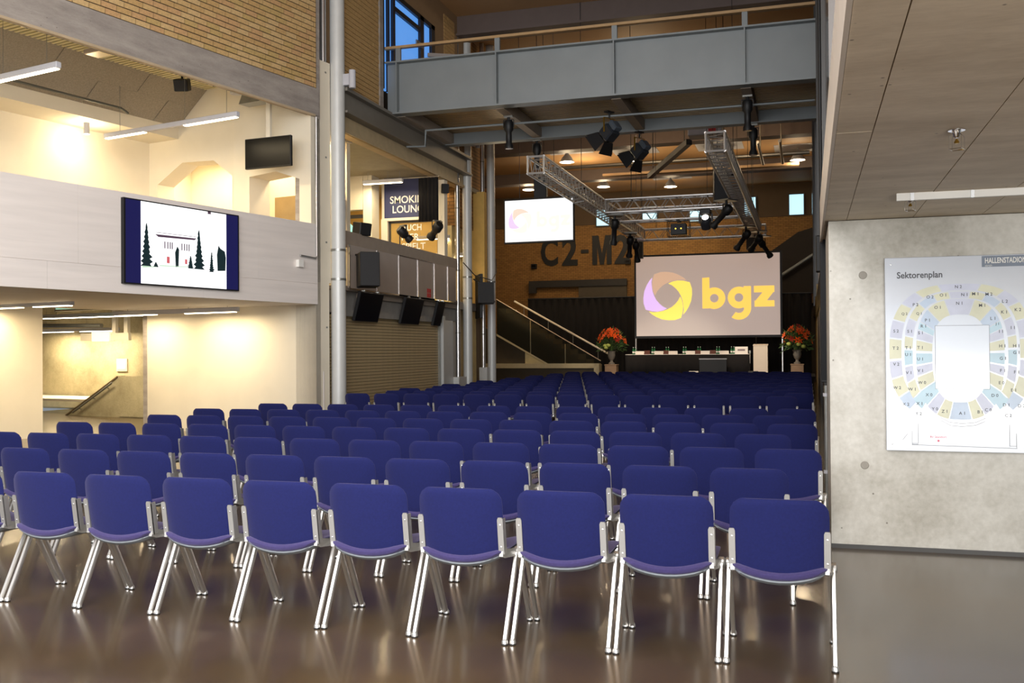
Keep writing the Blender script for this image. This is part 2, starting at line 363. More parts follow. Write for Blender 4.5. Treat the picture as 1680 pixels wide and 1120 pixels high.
# visible bricks singly, the rest joined
bme = [MB().box(-.02, 0, .006, .244, .006, .079).mesh('brick', m) for m in M_BRK]
rest = MB(); nb = 0
BL, BH = .25, .0875
for r in range(39):
    z = 6.065 + r * BH; off = (r % 2) * .125 + (.06 if r % 3 == 0 else 0)
    k = 0
    y = -.262 - off
    if off > .03: rest.box(-.02, 0, -.02 - off + .02, -.02, z + .005, z + .081)
    while y > -10:
        # in view when below the top edge of the frame
        vis = z < 6.02 + max(0, (y + 5.9)) * .305 and y > -5.9
        if vis and nb < 300:
            o = obj('brick', bme[random.randrange(5)], bw, (random.uniform(-.002, .002), y, z)); nb += 1
        elif z < 8.6 and y > -8: rest.box(-.02, random.uniform(-.002, .002), y + .005, y + .245, z + .005, z + .081)
        y -= BL
ro = rest.build('brick_rest', M_BRK[0], bw); ro['kind'] = 'stuff'; ro.name = 'brick_field'
struct('wall_left_pier', MB().box(-.5, -.02, -.02, .10, 5.55, 9.52).box(-.5, -.04, 0.0, .12, 0, 5.59), M_BEAM, 'narrow grey pier beside the first column', **FK)
# upper gallery room
def poly_xz(mb, pts, y0, y1): mb.prism([(x, y0, z) for x, z in pts], (0, y1 - y0, 0))
mb = MB()
for x0, x1 in ((-4.2, -3.97), (-2.01, -1.85), (-.30, -.04)): mb.box(x0, x1, 0, .4, 2.7, 6.6)
poly_xz(mb, [(-3.97, 4.74), (-3.3, 5.1), (-2.48, 5.06), (-2.01, 4.73), (-2.01, 6.6), (-3.97, 6.6)], 0, .4)
mb.box(-1.85, -1.47, -.12, .4, 2.7, 6.6)
poly_xz(mb, [(-1.47, 4.64), (-.84, 4.68), (-.30, 4.5), (-.30, 6.6), (-1.47, 6.6)], -.12, .4)
mb.box(-.30, -.04, -.12, 0, 2.7, 6.6)
struct('wall_gallery_end', mb, M_CREAM, 'cream gallery end wall with two chamfered openings', **FK)
struct('wall_gallery_back', MB().box(-4.45, -4.2, -10, .4, 2.7, 5.7), M_CREAM, 'cream gallery back wall washed by warm light', **FK)
struct('trim_10', MB().box(-4.2, -3.4, -10, 0, 5.56, 5.85), M_CREAM, 'cream downstand beam above the gallery back wall', **FK)
cg = struct('ceiling_gallery', MB().box(-2.75, -.13, -10, 0, 6.42, 6.5), M_RIBY, 'ribbed gallery ceiling strip', **FK)
rb = MB()
for i in range(110): rb.box(-2.7, -.42, -9.9 + i * .09, -9.9 + i * .09 + .045, 6.385, 6.42)
ro = rb.build('ribs', M_RIBY, cg); ro['kind'] = 'stuff'
sp = struct('ceiling_gallery_slope', MB().prism([(-2.55, -10, 6.52), (-3.5, -10, 5.77), (-3.5, -10, 5.85), (-2.55, -10, 6.6)], (0, 10, 0)), M_ACOU, 'sloping grey acoustic ceiling of the gallery', **FK)
for (ua, ub, ys_) in ((0, .49, (-10, -7.2, -4.9, -3.0, -1.3, -.0)), (.5, 1, (-10, -6.2, -4.0, -2.1, -.6, -.0))):
    P = lambda u: Vector((-2.5 - 1.0 * u, 0, 6.50 - .79 * u))
    a, b = P(ua), P(ub)
    for y0, y1 in zip(ys_, ys_[1:]):
        MB().prism([(a.x, y0 + .006, a.z), (b.x, y0 + .006, b.z), (b.x + .01, y0 + .006, b.z + .012), (a.x + .01, y0 + .006, a.z + .012)], (0, y1 - y0 - .012, 0)).build('acoustic_panel', M_ACOU, sp)
# room beyond the end wall openings
struct('wall_beyond_gallery', MB().box(-6, -.55, 1.5, 1.6, 2.7, 6).box(-6.2, -6, .4, 1.6, 2.7, 6).box(-2.62, -2.5, 1.2, 1.5, 2.7, 6).box(-6, -.5, .4, 1.6, 5.45, 5.5), M_CREAM, 'cream room seen through the gallery openings', **FK)
struct('trim_11', MB().box(-1.9, -.55, 1.0, 1.45, 3.95, 4.45), pm('olive_bulkhead', (160, 136, 92), .7), 'olive bulkhead inside the right gallery opening', **FK)
struct('floor_gallery_beyond', MB().box(-6, -.5, .4, 1.6, 2.5, 2.7), M_CREAM, 'floor of the room beyond the gallery', **FK)
# lower level under the gallery
struct('wall_left_low', MB().box(-4.28, -.04, 0, .35, 0, 2.70), M_CREAM, 'cream wall under the gallery beside the stair opening', **FK)
struct('trim_12', MB().box(-4.40, -4.28, 0, .35, 0, 2.7), M_BEAM, 'concrete jamb at the stair opening', **FK)
struct('wall_left_low_back', MB().box(-4.9, -4.6, -10, -2.02, 0, 2.7), M_CREAM, 'cream rear wall left of the stair opening', **FK)
struct('ceiling_low', MB().box(-5, -.5, -10, 2.6, 2.66, 2.71).box(-14.5, -4.4, -2.02, 4.2, 2.75, 2.85), M_BEAM, 'grey soffit under the gallery', **FK)
struct('wall_stair_back', MB().box(-14.5, -4.3, 4.0, 4.2, 0, 2.9).box(-14.6, -14.5, -2.0, 4.2, 0, 2.9).box(-14.5, -4.9, -2.1, -2.0, 0, 2.9).box(-4.4, -4.25, .35, 4.2, 0, 2.9), M_STAIRC, 'board-marked concrete wall of the stair room', **FK)
mb = MB(); poly_xz(mb, [(-9.7, 0), (-7.85, .95), (-4.42, .98), (-4.42, 0)], 2.2, 2.4)
sw = struct('wall_stair_parapet', mb, M_STAIRC, 'sloping concrete stair parapet in the opening', **FK)
for i in range(4):
    a = -7.8 + i * .85; MB().box(a + .003, a + .847, 2.19, 2.2, .02, .93).build('concrete_panel', M_STAIRC, sw)
MB().prism([(-9.72, 2.18, 0.0), (-7.86, 2.18, .955), (-7.86, 2.18, .915), (-9.64, 2.18, 0.0)], (0, .24, 0)).build('coping', pm('dark_coping', (96, 80, 56), .6), sw)
hr = MB().tube([(-9.35, 2.12, .08), (-7.95, 2.12, .80)], .022, 8)
for t in (.15, .5, .85): hr.tube([(-9.35 + 1.4 * t, 2.12, .08 + .72 * t), (-9.35 + 1.4 * t, 2.2, .05 + .72 * t)], .01, 6)
hr.build('handrail', M_DUCT, sw, smooth=True)
struct('trim_13', MB().box(-14, -9.4, 2.6, 3.9, .30, .36), M_CREAM, 'pale ledge along the stair room', **FK)
mb = MB(); mb.box(-7.0, -4.6, -.06, -.0, 2.36, 2.40).box(-7.0, -4.6, -.06, 0, 2.66, 2.7)
for x in (-7.0, -5.72, -5.52, -4.94): mb.box(x, x + .04, -.06, 0, 2.36, 2.68)
wt = struct('window_6', mb, M_ALU, 'glazed transom strip above the stair opening', **FK)
MB().box(-6.96, -5.72, -.04, -.02, 2.40, 2.66).build('pane', em('green_glass_glow', (170, 224, 196), .7), wt)
MB().box(-5.48, -4.94, -.07, -.05, 2.40, 2.60).build('lit_panel', em('white_sign_glow', (255, 255, 255), 2.2), wt)
# ---------------------------------------------------------------- left facade beyond the first column (X = -8)
sb = struct('wall_left_upper', MB().box(-8.35, -8.02, 15.75, 17.45, 6.2, 9.52).box(-8.3, -8.02, 20.4, 22.5, 6.2, 9.52).box(-8.3, -8.02, 17.45, 20.4, 8.8, 9.52), M_PLAS, 'wall above the lounge beam beside the bridge door')
rest = MB()
for r in range(36):
    z = 6.24 + r * BH; y = 15.76 - (r % 2) * .12
    while y < 17.4:
        a, b = max(y, 15.76), min(y + .24, 17.4)
        if b - a > .03: rest.box(-8.03, -8.0 + random.uniform(-.002, .002), a, b, z + .005, z + .081)
        y += .25
    y = 21.0 - (r % 2) * .12
    while y < 21.7:
        if z < 9.3 and r > 10: rest.box(-8.03, -8.01, max(y, 21.0), min(y + .24, 21.7), z + .005, z + .081)
        y += .25
ro = rest.build('brick_field', M_BRK[1], sb); ro['kind'] = 'stuff'
MB().box(-8.06, -8.018, 15.75, 17.42, 6.2, 9.5).build('mortar_bed', M_MORT, sb)
MB().box(-8.1, -7.98, 17.40, 17.56, 6.2, 9.5).build('door_pier', M_BEAM, sb)
# bridge door of blue daylit glass
d1 = struct('door_1', MB().box(-8.12, -8.0, 17.58, 17.66, 6.7, 8.8).box(-8.12, -8.0, 17.86, 17.92, 6.7, 8.8).box(-8.12, -8.0, 18.1, 18.2, 6.7, 8.8).box(-8.12, -8.0, 19.55, 19.75, 6.7, 8.8).box(-8.12, -8.0, 20.2, 20.4, 6.7, 8.8).box(-8.12, -8.0, 17.58, 20.4, 8.7, 8.8)
            .box(-8.12, -8.0, 18.2, 19.55, 8.42, 8.52), pm('dark_steel_frame', (34, 36, 44), .4, metal=.3), 'dark framed glass door to the footbridge lit blue')
for a, b in ((17.66, 17.86), (17.92, 18.1), (18.2, 19.55), (19.75, 20.2)):
    MB().box(-8.09, -8.06, a, b, 6.7, 8.7).build('pane', M_BLUEG, d1)
MB().tube([(-7.99, 19.4, 7.55), (-7.93, 19.4, 7.55), (-7.93, 19.2, 7.55)], .012, 6).build('door_handle', M_CHROME, d1)
MB().bar((-7.96, 19.2, 8.1), (-7.96, 19.62, 8.1), .03, .09).build('door_closer', M_DUCT, d1)
# steel and concrete lintel over the lounge
struct('trim_14', MB().box(-8.15, -7.95, 15.7, 22.45, 5.78, 6.2).box(-8.2, -7.84, 15.7, 22.45, 6.15, 6.21).box(-8.2, -7.84, 15.7, 22.45, 5.76, 5.80), pm('steel_lintel', (128, 122, 112), .5, metal=.1, var=.04), 'grey steel beam above the smoking lounge')
struct('trim_15', MB().box(-8.25, -8.03, 15.7, 22.3, 5.46, 5.78).box(-8.05, -8.0, 15.7, 22.3, 5.46, 5.52), pm('pale_lintel', (190, 170, 134), .6), 'pale lintel under the steel beam')
struct('ceiling_lounge', MB().box(-12.5, -8.2, 16.7, 24, 5.56, 5.66), pm('lounge_soffit', (156, 148, 126), .6), 'grey lounge ceiling')
struct('floor_lounge', MB().box(-12.5, -8.1, 16.7, 24, 2.5, 2.68), M_PCAP, 'gallery floor in front of the lounge')
struct('wall_lounge', MB().box(-12.5, -9.86, 20.5, 20.7, 4.78, 5.6).box(-9.85, -9.63, 20.5, 20.9, 2.68, 5.6).box(-9.63, -8.21, 21.05, 21.19, 4.55, 5.6).box(-9.63, -9.46, 21.0, 21.2, 2.68, 4.6).box(-8.2, -8.03, 21.0, 21.2, 2.69, 5.45).box(-12.6, -12.4, 16.7, 24, 2.68, 5.6), M_CREAM, 'cream walls of the smoking lounge')
struct('wall_lounge_room', MB().box(-12.5, -8.0, 23.8, 24, 2.68, 5.6), pm('ochre_room', (214, 176, 96), .7), 'ochre interior wall behind the lounge glass')
# low lintel, shutter, balcony
struct('wall_left_shutter_head', MB().box(-8.5, -8.18, 15.75, 22.3, 2.2, 2.62).box(-8.18, -8.1, 15.75, 21.0, 2.14, 2.26), pm('grey_shutter_head', (152, 148, 142), .5), 'grey head box above the roller shutter')
rs = thing('roller_shutter', 'closed brown metal roller shutter under the balcony', 'shutter', (-8.22, 18.4, 0))
sm = MB().box(-.03, .02, -2.64, 2.62, 0, .052).mesh('slat', M_SHUT)
for i in range(36): obj('slat', sm, rs, (0, 0, .01 + i * .06))
mb = MB().box(-.05, .0, -2.64, 2.62, 0, 2.18); mb.build('backing', M_MORT, rs, (-.03, 0, 0))
MB().box(-.04, .06, 2.58, 2.66, 0, 2.2).build('guide_rail', M_DUCT, rs)
tag(MB().tube([(-8.06, 18.5, 3.68), (-8.06, 18.5, 4.06)], .012, 6).build('lamp_stand', M_BLACK), 'thin black lamp stand on the balcony parapet', 'stand')
struct('wall_left_post', MB().box(-8.4, -8.1, 21.08, 21.2, 0, 2.3).box(-8.4, -8.12, 21.25, 21.75, 0, 2.2).box(-8.45, -8.3, 21.0, 22.5, 0, 2.6), M_COLM, 'grey steel door lining beside the shutter')
bp = struct('wall_left_balcony', MB().box(-8.12, -8.0, 15.75, 21.75, 3.4, 3.68).box(-8.4, -8.0, 15.75, 21.75, 2.6, 2.68), M_PCAP, 'grey parapet of the lounge balcony')
ybs = [15.98, 17.15, 18.2, 19.2, 20.15, 20.99, 21.55]
for i in range(6):
    MB().cbox(-8.0, -7.955, ybs[i] + .012, ybs[i + 1] - .012, 2.64, 3.43, .004).build('cladding_panel', M_PANEL, bp)
tr = MB()
for i in range(6): tr.box(-7.965, -7.945, ybs[i] - .012, ybs[i] + .012, 2.62, 3.44)
for a, b in ((2, 4), (0, 6)): tr.box(-7.965, -7.945, ybs[a], ybs[b], 2.615, 2.64)
tr.box(-7.965, -7.945, ybs[2], ybs[4], 3.43, 3.445)
tr.build('panel_trim', M_CHROME, bp)
t = MB()
for k in range(2):
    for j in range(2): t.box(-7.956, -7.95, 19.72 + k * .12, 19.82 + k * .12, 2.66 + j * .10, 2.75 + j * .10)
t.build('red_sticker', M_RED, bp)
# wall beyond the second column
struct('wall_left_curve', MB().box(-8.6, -8.3, 22.6, 24.4, 4.6, 9.52), M_BRICKW, 'brick wall above the passage between far columns')
struct('wall_left_passage', MB().box(-8.7, -8.45, 22.6, 24.4, 0, 4.6), pm('yellow_cream', (236, 216, 158), .6), 'yellowish passage wall between the far columns')
# =================================================================== COLUMNS AND PIPES
def column(label, x, y, r, ztop, plinth, pz, pipe):
    c = thing('steel_column', label, 'column', (x, y, 0), group='round steel columns on the left')
    MB().lathe([(r, 0), (r, ztop)], 28).build('shaft', M_COLM, c, smooth=True)
    MB().lathe([(r + .04, 0), (r + .04, .03), (r, .03)], 24).build('base_plate', M_COLM, c)
    x0, x1, y0, y1 = plinth
    MB().cbox(x0 - x, x1 - x, y0 - y, y1 - y, 0, pz, .008).build('service_box', M_WHITE if pz > 1.1 else M_COLM, c)
    p = MB(); p.lathe([(.055, pz), (.055, ztop)], 16, (pipe[0] - x, pipe[1] - y, 0)).build('downpipe', M_ALU, c, smooth=True)
    cl = MB()
    for z in (1.9, 3.4, 4.9, 6.4, 7.9):
        if z < ztop: cl.lathe([(.062, z), (.062, z + .03)], 16, (pipe[0] - x, pipe[1] - y, 0))
    cl.build('pipe_clamp', M_DUCT, c, smooth=True)
    for z in (2.75, 3.27): MB().lathe([(r + .008, z), (r + .008, z + .04)], 24).build('strap', M_DUCT, c, smooth=True)
    return c
column('thick grey steel column left of the roller shutter', -8.0, 15.63, .13, 9.52, (-8.32, -8.13, 15.3, 15.5), 1.15, (-8.17, 15.42))
column('blue grey steel column at the far end of the balcony', -8.0, 22.48, .115, 9.52, (-8.18, -7.98, 21.78, 22.3), .86, (-8.06, 21.95))
column('cream lit steel column beside the far stairs', -7.98, 24.3, .11, 9.52, (-8.22, -8.0, 23.95, 24.2), 1.05, (-8.12, 24.02))
for lab, x, y, z in (('pale wall lamp clamped to the thick near column', -7.82, 15.66, 6.25), ('pale wall lamp clamped to the blue grey column', -7.83, 22.55, 6.55)):
    t = thing('wall_lamp', lab, 'lamp', (x, y, z), group='pale column lamps')
    MB().box(-.08, .06, -.06, .06, -.03, .17).build('bracket', M_GREYP, t); MB().lathe([(.06, -.08), (.06, .24)], 16, (.1, 0, 0)).build('lamp_body', M_GREYP, t, smooth=True)
t = thing('conduit', 'thin silver conduit bent at the foot beside the pier', 'pipe', tuple(FL(.03, -.06, 0)), FR)
MB().tube([(0, 0, 5.55), (0, 0, 3.15), (0, -.03, 3.1), (.0, -.42, 3.12)], .018, 8).build('pipe_run', M_ALU, t, smooth=True)
MB().box(-.025, .04, -.5, -.38, 2.92, 3.04).build('junction_box', M_WHITEP, t)
# =================================================================== FOOTBRIDGE
B = thing('footbridge', 'grey steel footbridge crossing high above the seats', 'bridge', (0, 17.8, 6.2))
xl, xr = -8.0, .2
MB().box(xl, xr, 0, .02, 0, 1.02).build('girder_web', M_STEELB, B)
MB().box(xl, xr, -.14, .14, 1.0, 1.03).build('girder_flange', M_STEELB, B)
MB().box(xl, xr, -.14, .14, -.02, .012).build('girder_flange', M_STEELB, B)
for x in (-7.76, -5.69, -3.40, -1.04):
    MB().box(x - .012, x + .012, -.13, 0, 0, 1.0).build('stiffener', M_STEELB, B)
    MB().box(x - .05, x + .05, -.03, .03, 1.03, 1.33).build('rail_post', M_STEELB, B)
    MB().box(x - .09, x + .09, .1, 2.9, -.03, .2).build('cross_beam', M_PCAP, B)
    MB().tube([(x + .0, -.02, .06), (x, -.035, .06)], .02, 8).build('bolt', M_DUCT, B)
MB().box(xl - .3, xr, -.04, .05, 1.31, 1.36).build('handrail', M_WOOD, B)
MB().box(xl, xr, 2.9, 2.93, -.03, .3).build('rear_girder', M_STEELB, B)
MB().box(xl, xr, 2.8, 3.03, -.05, -.02).build('rear_flange', M_STEELB, B)
dk = MB(); N_ = 26
for i in range(N_):
    y0 = .12 + i * 2.7 / N_; s_ = 2.7 / N_
    dk.prism([(xl, y0, .21), (xl, y0 + s_ * .5, .21), (xl, y0 + s_ * .62, .25), (xl, y0 + s_ * .88, .25), (xl, y0 + s_, .21), (xl, y0 + s_, .3), (xl, y0, .3)], (xr - xl, 0, 0))
dk.build('ribbed_deck', M_RIB, B)
r_ = MB().tube([(-7.6, 1.0, -.12), (.15, 1.0, -.12)], .022, 8).tube([(-7.6, 1.0, -.12), (-7.6, 1.0, -.45), (-7.9, .7, -.5)], .022, 8)
r_.build('conduit', M_STEELB, B, smooth=True)
mb = MB().tube([(xl, 2.75, 1.05), (-6.3, 2.75, 1.05)], .03, 6).tube([(-7.0, 2.75, .3), (-7.0, 2.75, 1.05)], .03, 6)
mb = MB().bar((-7.9, 1.9, 1.75), (-6.6, 2.6, 1.75), .05, .08).bar((-6.6, 2.6, .3), (-6.6, 2.6, 1.78), .06, .06)
mb.build('rear_railing', M_PCAP, B)
# =================================================================== CHAIRS
def pillow(nu, nv, fn):
    """closed pillow from front/back surface function fn(u,v,side)"""
    vs = []; fs = []
    for side in (0, 1):
        for j in range(nv + 1):
            for i in range(nu + 1): vs.append(fn(-1 + 2 * i / nu, j / nv, side))
    n = (nu + 1) * (nv + 1); id = lambda s, i, j: s * n + j * (nu + 1) + i
    for j in range(nv):
        for i in range(nu):
            fs.append((id(0, i, j), id(0, i + 1, j), id(0, i + 1, j + 1), id(0, i, j + 1)))
            fs.append((id(1, i, j), id(1, i, j + 1), id(1, i + 1, j + 1), id(1, i + 1, j)))
    bd = [(i, 0) for i in range(nu)] + [(nu, j) for j in range(nv)] + [(i, nv) for i in range(nu, 0, -1)] + [(0, j) for j in range(nv, 0, -1)]
    for k in range(len(bd)):
        a, b = bd[k], bd[(k + 1) % len(bd)]
        fs.append((id(0, *a), id(1, *a), id(1, *b), id(0, *b)))
    return MB().add(vs, fs)
def halfw(v, W, H, rb_, rt_):
    z = v * H
    if z < rb_: d = rb_ - z; return W - rb_ + math.sqrt(max(0, rb_ * rb_ - d * d))
    if z > H - rt_: d = z - (H - rt_); return W - rt_ + math.sqrt(max(0, rt_ * rt_ - d * d))
    return W
def ease(t): return .5 - .5 * math.cos(math.pi * t)
def f_back(u, v, side):
    v = ease(v); u = math.sin(u * math.pi / 2)
    H = .335; hw = halfw(min(max(v, .004), .996), .2275, H, .035, .07)
    x = hw * u
    q = 1 - (x / .2275) ** 2
    z = .447 + H * v - .034 * q * (1 - v) ** 1.5 + .004 * q * v
    edge = min(1 - abs(u) * .999, 1) ; ez = min(v, 1 - v) * 2
    th = .017 * min(1, (1 - abs(u) ** 6 + .12)) * min(1, (ez * 6) ** .5 + .25)
    y = -.150 - .058 * v - .042 * q * (.75 + .25 * (1 - v)) - .006 * math.sin(v * 3.14)
    return (x, y + (th if side else -th), z)
def f_seat(u, v, side):
    v = ease(v); u = math.sin(u * math.pi / 2)
    D = .455; hw = halfw(min(max(v, .004), .996), .2275, D, .05, .06)
    x = hw * u; q = 1 - (x / .2275) ** 2
    y = -.205 + D * v + .0
    ez = min(v, 1 - v) * 2
    th = .022 * min(1, (1 - abs(u) ** 6 + .15)) * min(1, (ez * 6) ** .5 + .3)
    z = .452 - .046 * q + .012 * v - .03 * max(0, v - .8) * 4 * max(0, v - .8) + .012 * (1 - v) ** 3
    y -= .028 * q * (1 - v) ** 2
    return (x, y, z + (th if side else -th))
def f_shell(u, v, side):
    x, y, z = f_seat(u, v, side); return (x * .97, y * .96 + .004, z - .026 + (.0 if side else .006))
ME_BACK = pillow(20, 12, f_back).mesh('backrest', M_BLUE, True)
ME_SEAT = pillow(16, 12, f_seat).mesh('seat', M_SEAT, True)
ME_SHELL = pillow(12, 8, f_shell).mesh('seat_shell', M_SHELL, True)
def leg_mesh(sg):
    m = MB()
    m.tube([(0, sg * .012, .425), (0, sg * .225, .022)], .0112, 8, rx=.0150, xdir=(0, 1, 0))
    m.lathe([(.004, .03), (.0135, .026), (.017, .016), (.0175, .007)], 12, (0, sg * .232, 0))
    m.m = 1; m.lathe([(.0165, .008), (.0165, 0)], 12, (0, sg * .232, 0)); return m.mesh('leg', [M_LEG, M_BLACK], True)
ME_LR, ME_LF = leg_mesh(-1), leg_mesh(1)
def bracket_mesh(sx):
    m = MB()
    # vertical plate clasping the backrest edge, rounded top
    prof = [(-.015, .445), (.015, .445), (.015, .625), (.010, .637), (-.010, .637), (-.015, .625)]
    m.prism([(sx * .217 + x, -.182 - (z - .445) * .16, z) for x, z in prof], (0, .012, 0))
    m.prism([(sx * .227, -.180 - (z - .445) * .16, z) for z in (.445, .63)] + [(sx * .227, -.135 - (z - .445) * .16, z) for z in (.63, .445)], (sx * .005, 0, 0))
    # cast arm sweeping forward to the leg head
    m.prism([(sx * .206, -.19, .435), (sx * .206, -.182, .475), (sx * .226, -.06, .452), (sx * .233, .05, .445), (sx * .233, .06, .418), (sx * .226, -.05, .412), (sx * .206, -.15, .42)], (sx * .02, 0, 0))
    m.lathe([(.0, 0), (.024, 0), (.027, .006), (.027, .026), (.02, .032), (.0, .032)], 14, (sx * .232, 0, .428), Matrix.Rotation(sx * math.pi / 2, 3, 'Y'))
    m.m = 1
    for z in (.485, .60): m.lathe([(.005, 0), (.004, .003), (0, .004)], 8, (sx * .217, -.182 - (z - .445) * .16, z), Matrix.Rotation(math.pi / 2, 3, 'X'))
    return m.mesh('bracket', [M_ALUB, M_CHROME], False)
ME_BL, ME_BR = bracket_mesh(-1), bracket_mesh(1)
ORD = ['first', 'second', 'third', 'fourth', 'fifth', 'sixth', 'seventh', 'eighth', 'ninth', 'tenth', 'eleventh', 'twelfth', 'thirteenth', 'fourteenth', 'fifteenth',
       'sixteenth', 'seventeenth', 'eighteenth', 'nineteenth', 'twentieth', 'twenty-first', 'twenty-second', 'twenty-third']
def chair(x, y, rz, row, k):
    c = thing('conference_chair', 'blue upholstered chair with aluminium legs, %s from the right, %s row from camera' % (ORD[k], ORD[row]), 'chair', (x, y, 0), rz, 'blue chairs set out in rows')
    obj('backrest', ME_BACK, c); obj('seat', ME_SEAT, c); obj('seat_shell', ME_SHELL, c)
    obj('bracket', ME_BL, c); obj('bracket', ME_BR, c)
    for s_ in (-1, 1): obj('leg', ME_LR, c, (s_ * .246, 0, 0)); obj('leg', ME_LF, c, (s_ * .246, 0, 0))
ROWS = [(4.940, -.142, 10), (6.122, -.347, 12), (7.296, -.147, 14), (8.473, -.370, 14), (9.640, -.155, 14), (10.791, -.350, 14), (11.997, -.154, 14)]
for i in range(15): ROWS.append((15.09 + i * 1.12, -.387 if i % 2 == 0 else -.16, 14))
for r, (y, xr_, n) in enumerate(ROWS):
    for k in range(n):
        chair(xr_ - .53 * k, y + random.uniform(-.008, .008), random.uniform(-.002, .002), r, k)
#PART2
# =================================================================== LINEAR PENDANT LAMPS
def linear_lamp(label, x0, x1, y, z, lit, hang, power, group, tube=None, frame='F', col=WARM):
    """bar lamp along local x; lit = fractions (a,b) of luminous stretches"""
    p = FL(x0, y, z) if frame == 'F' else Vector((x0, y, z)); rz = FR if frame == 'F' else 0
    t = thing('linear_pendant_lamp', label, 'lamp', tuple(p), rz, group); Lh = x1 - x0
    MB().cbox(0, Lh, -.04, .04, 0, .085, .008).build('lamp_housing', M_GREYP, t)
    for a, b in lit:
        MB().box(Lh * a, Lh * b, -.034, .034, -.012, .004).build('diffuser', tube or M_TUBE, t)
        c = FL(x0 + Lh * (a + b) / 2, y, z - .03) if frame == 'F' else Vector((x0 + Lh * (a + b) / 2, y, z - .03))
        l = area('lamp_light', c, c - Vector((0, 0, 1)), Lh * (b - a), .07, power, col); l.rotation_euler = (0, 0, rz)
    for h in (.12, .62, .92): MB().tube([(Lh * h, 0, .085), (Lh * h, 0, .085 + hang)], .004, 5).build('suspension_wire', M_DUCT, t)
linear_lamp('long warm pendant light bar hanging in the upper gallery near the black television', -3.36, -.2, -1.67, 5.25, ((.01, .32), (.62, .99)), 1.1, 32, 'gallery light bars')
linear_lamp('warm pendant light bar cut off by the left photo edge in the upper gallery', -3.4, -.28, -4.82, 5.25, ((.01, .32), (.55, .99)), 1.1, 32, 'gallery light bars')
linear_lamp('light bar under the gallery at the left photo edge', -4.5, -2.4, -3.05, 2.25, ((.02, .4), (.55, .98)), .38, 30, 'light bars under the gallery')
linear_lamp('light bar under the gallery in front of the cream wall', -4.55, -1.33, -.55, 2.2, ((.02, .36), (.6, .98)), .42, 36, 'light bars under the gallery')
linear_lamp('long bright tube lamp inside the stair opening', -8.9, -4.7, 1.0, 2.28, ((.02, .9),), .42, 100, 'stair room lamps', M_TUBEC)
linear_lamp('far light bar across the stair room ceiling', -12.5, -9.3, 3.4, 2.05, ((.02, .45), (.55, .98)), .6, 70, 'stair room lamps', M_TUBEC)
linear_lamp('short warm pendant light bar in front of the smoking lounge sign', -9.70, -8.72, 20.2, 5.30, ((.02, .98),), .22, 22, 'lounge light bars', None, 'W')
for i, (x0, x1, y, z) in enumerate(((-9.4, -8.5, 22.6, 4.28), (-9.0, -8.2, 22.9, 3.86))):
    linear_lamp(('upper' if i == 0 else 'lower') + ' light bar glowing behind the lounge window lettering', x0, x1, y, z, ((.02, .98),), .1, 9, 'lounge light bars', None, 'W')
point('gallery_wall_washer', FL(-3.75, -1.75, 5.30), 34, WARM, .08)
point('gallery_lamp_glow', FL(-2.6, -5.5, 4.9), 26, WARM, .3)
t = thing('wall_washer', 'small warm downlight washing the gallery back wall', 'lamp', tuple(FL(-3.75, -1.75, 5.36)), FR)
MB().lathe([(.05, 0), (.05, .2)], 12).build('lamp_body', M_GREYP, t)
area('beyond_gallery_light', FL(-3.2, .95, 5.35), FL(-3.2, .95, 2), 2.4, .4, 60, WARM)
area('beyond_gallery_light', FL(-1.1, .9, 5.35), FL(-1.1, .95, 2), .8, .3, 40, WARM)
area('lounge_light', (-9.8, 18.2, 5.4), (-9.8, 18.4, 2), 2.5, 2.4, 90, WARM)
area('lounge_room_light', (-10.0, 22.6, 5.4), (-10, 22.7, 2), 3, 1, 36, WARM2)
area('passage_light', (-8.9, 26.0, 5.0), (-8.4, 22, 2), 1.5, 1.5, 60, WARM)
# ceiling things in the gallery
t = thing('flood_lamp', 'square grey flood lamp on the gallery ceiling strip', 'lamp', tuple(FL(-1.75, -3.06, 6.12)), FR)
MB().cbox(-.18, .18, -.14, .14, 0, .07, .01).build('lamp_body', M_PCAP, t); MB().box(-.16, .16, -.12, .12, -.006, 0).build('lens', pm('lamp_lens', (226, 206, 160), .3), t)
MB().box(-.12, .12, -.05, .05, .07, .2).build('ballast', M_BLACK, t); MB().tube([(0, 0, .2), (0, 0, .28)], .02, 6).build('stem', M_DUCT, t)
def speaker(name, label, loc, rz, w, d, h, tilt=0, group='black loudspeakers', yoke=None):
    t = thing(name, label, 'loudspeaker', loc, rz, group)
    mt = Matrix.Rotation(tilt, 4, 'X')
    m = MB().cbox(-w / 2, w / 2, -d / 2, d / 2, -h / 2, h / 2, .012); m.v = [tuple(mt @ Vector(v)) for v in m.v]; m.build('cabinet', M_BLACK, t)
    g = MB().box(-w / 2 + .02, w / 2 - .02, -d / 2 - .006, -d / 2, -h / 2 + .02, h / 2 - .02); g.v = [tuple(mt @ Vector(v)) for v in g.v]
    g.build('grille', pm('speaker_grille', (30, 30, 32), .7, scale=120, var=.4), t)
    if yoke and yoke[0] == 'up':
        for s_ in (-.08, .08): MB().tube([(s_, 0, h / 2 - .01), (s_, 0, yoke[1] - loc[2])], .008, 5).build('suspension_cable', M_BLACK, t)
    elif yoke:
        MB().tube([yoke, ((yoke[0]) * .3, yoke[1] * .3, h / 2 * .9)], .02, 6).build('bracket', M_BLACK, t)
    return t
speaker('loudspeaker', 'small black loudspeaker under the gallery ceiling strip', tuple(FL(-1.6, -1.54, 5.98)), FR + .5, .24, .18, .20, .35, yoke=(0, 0, .42))
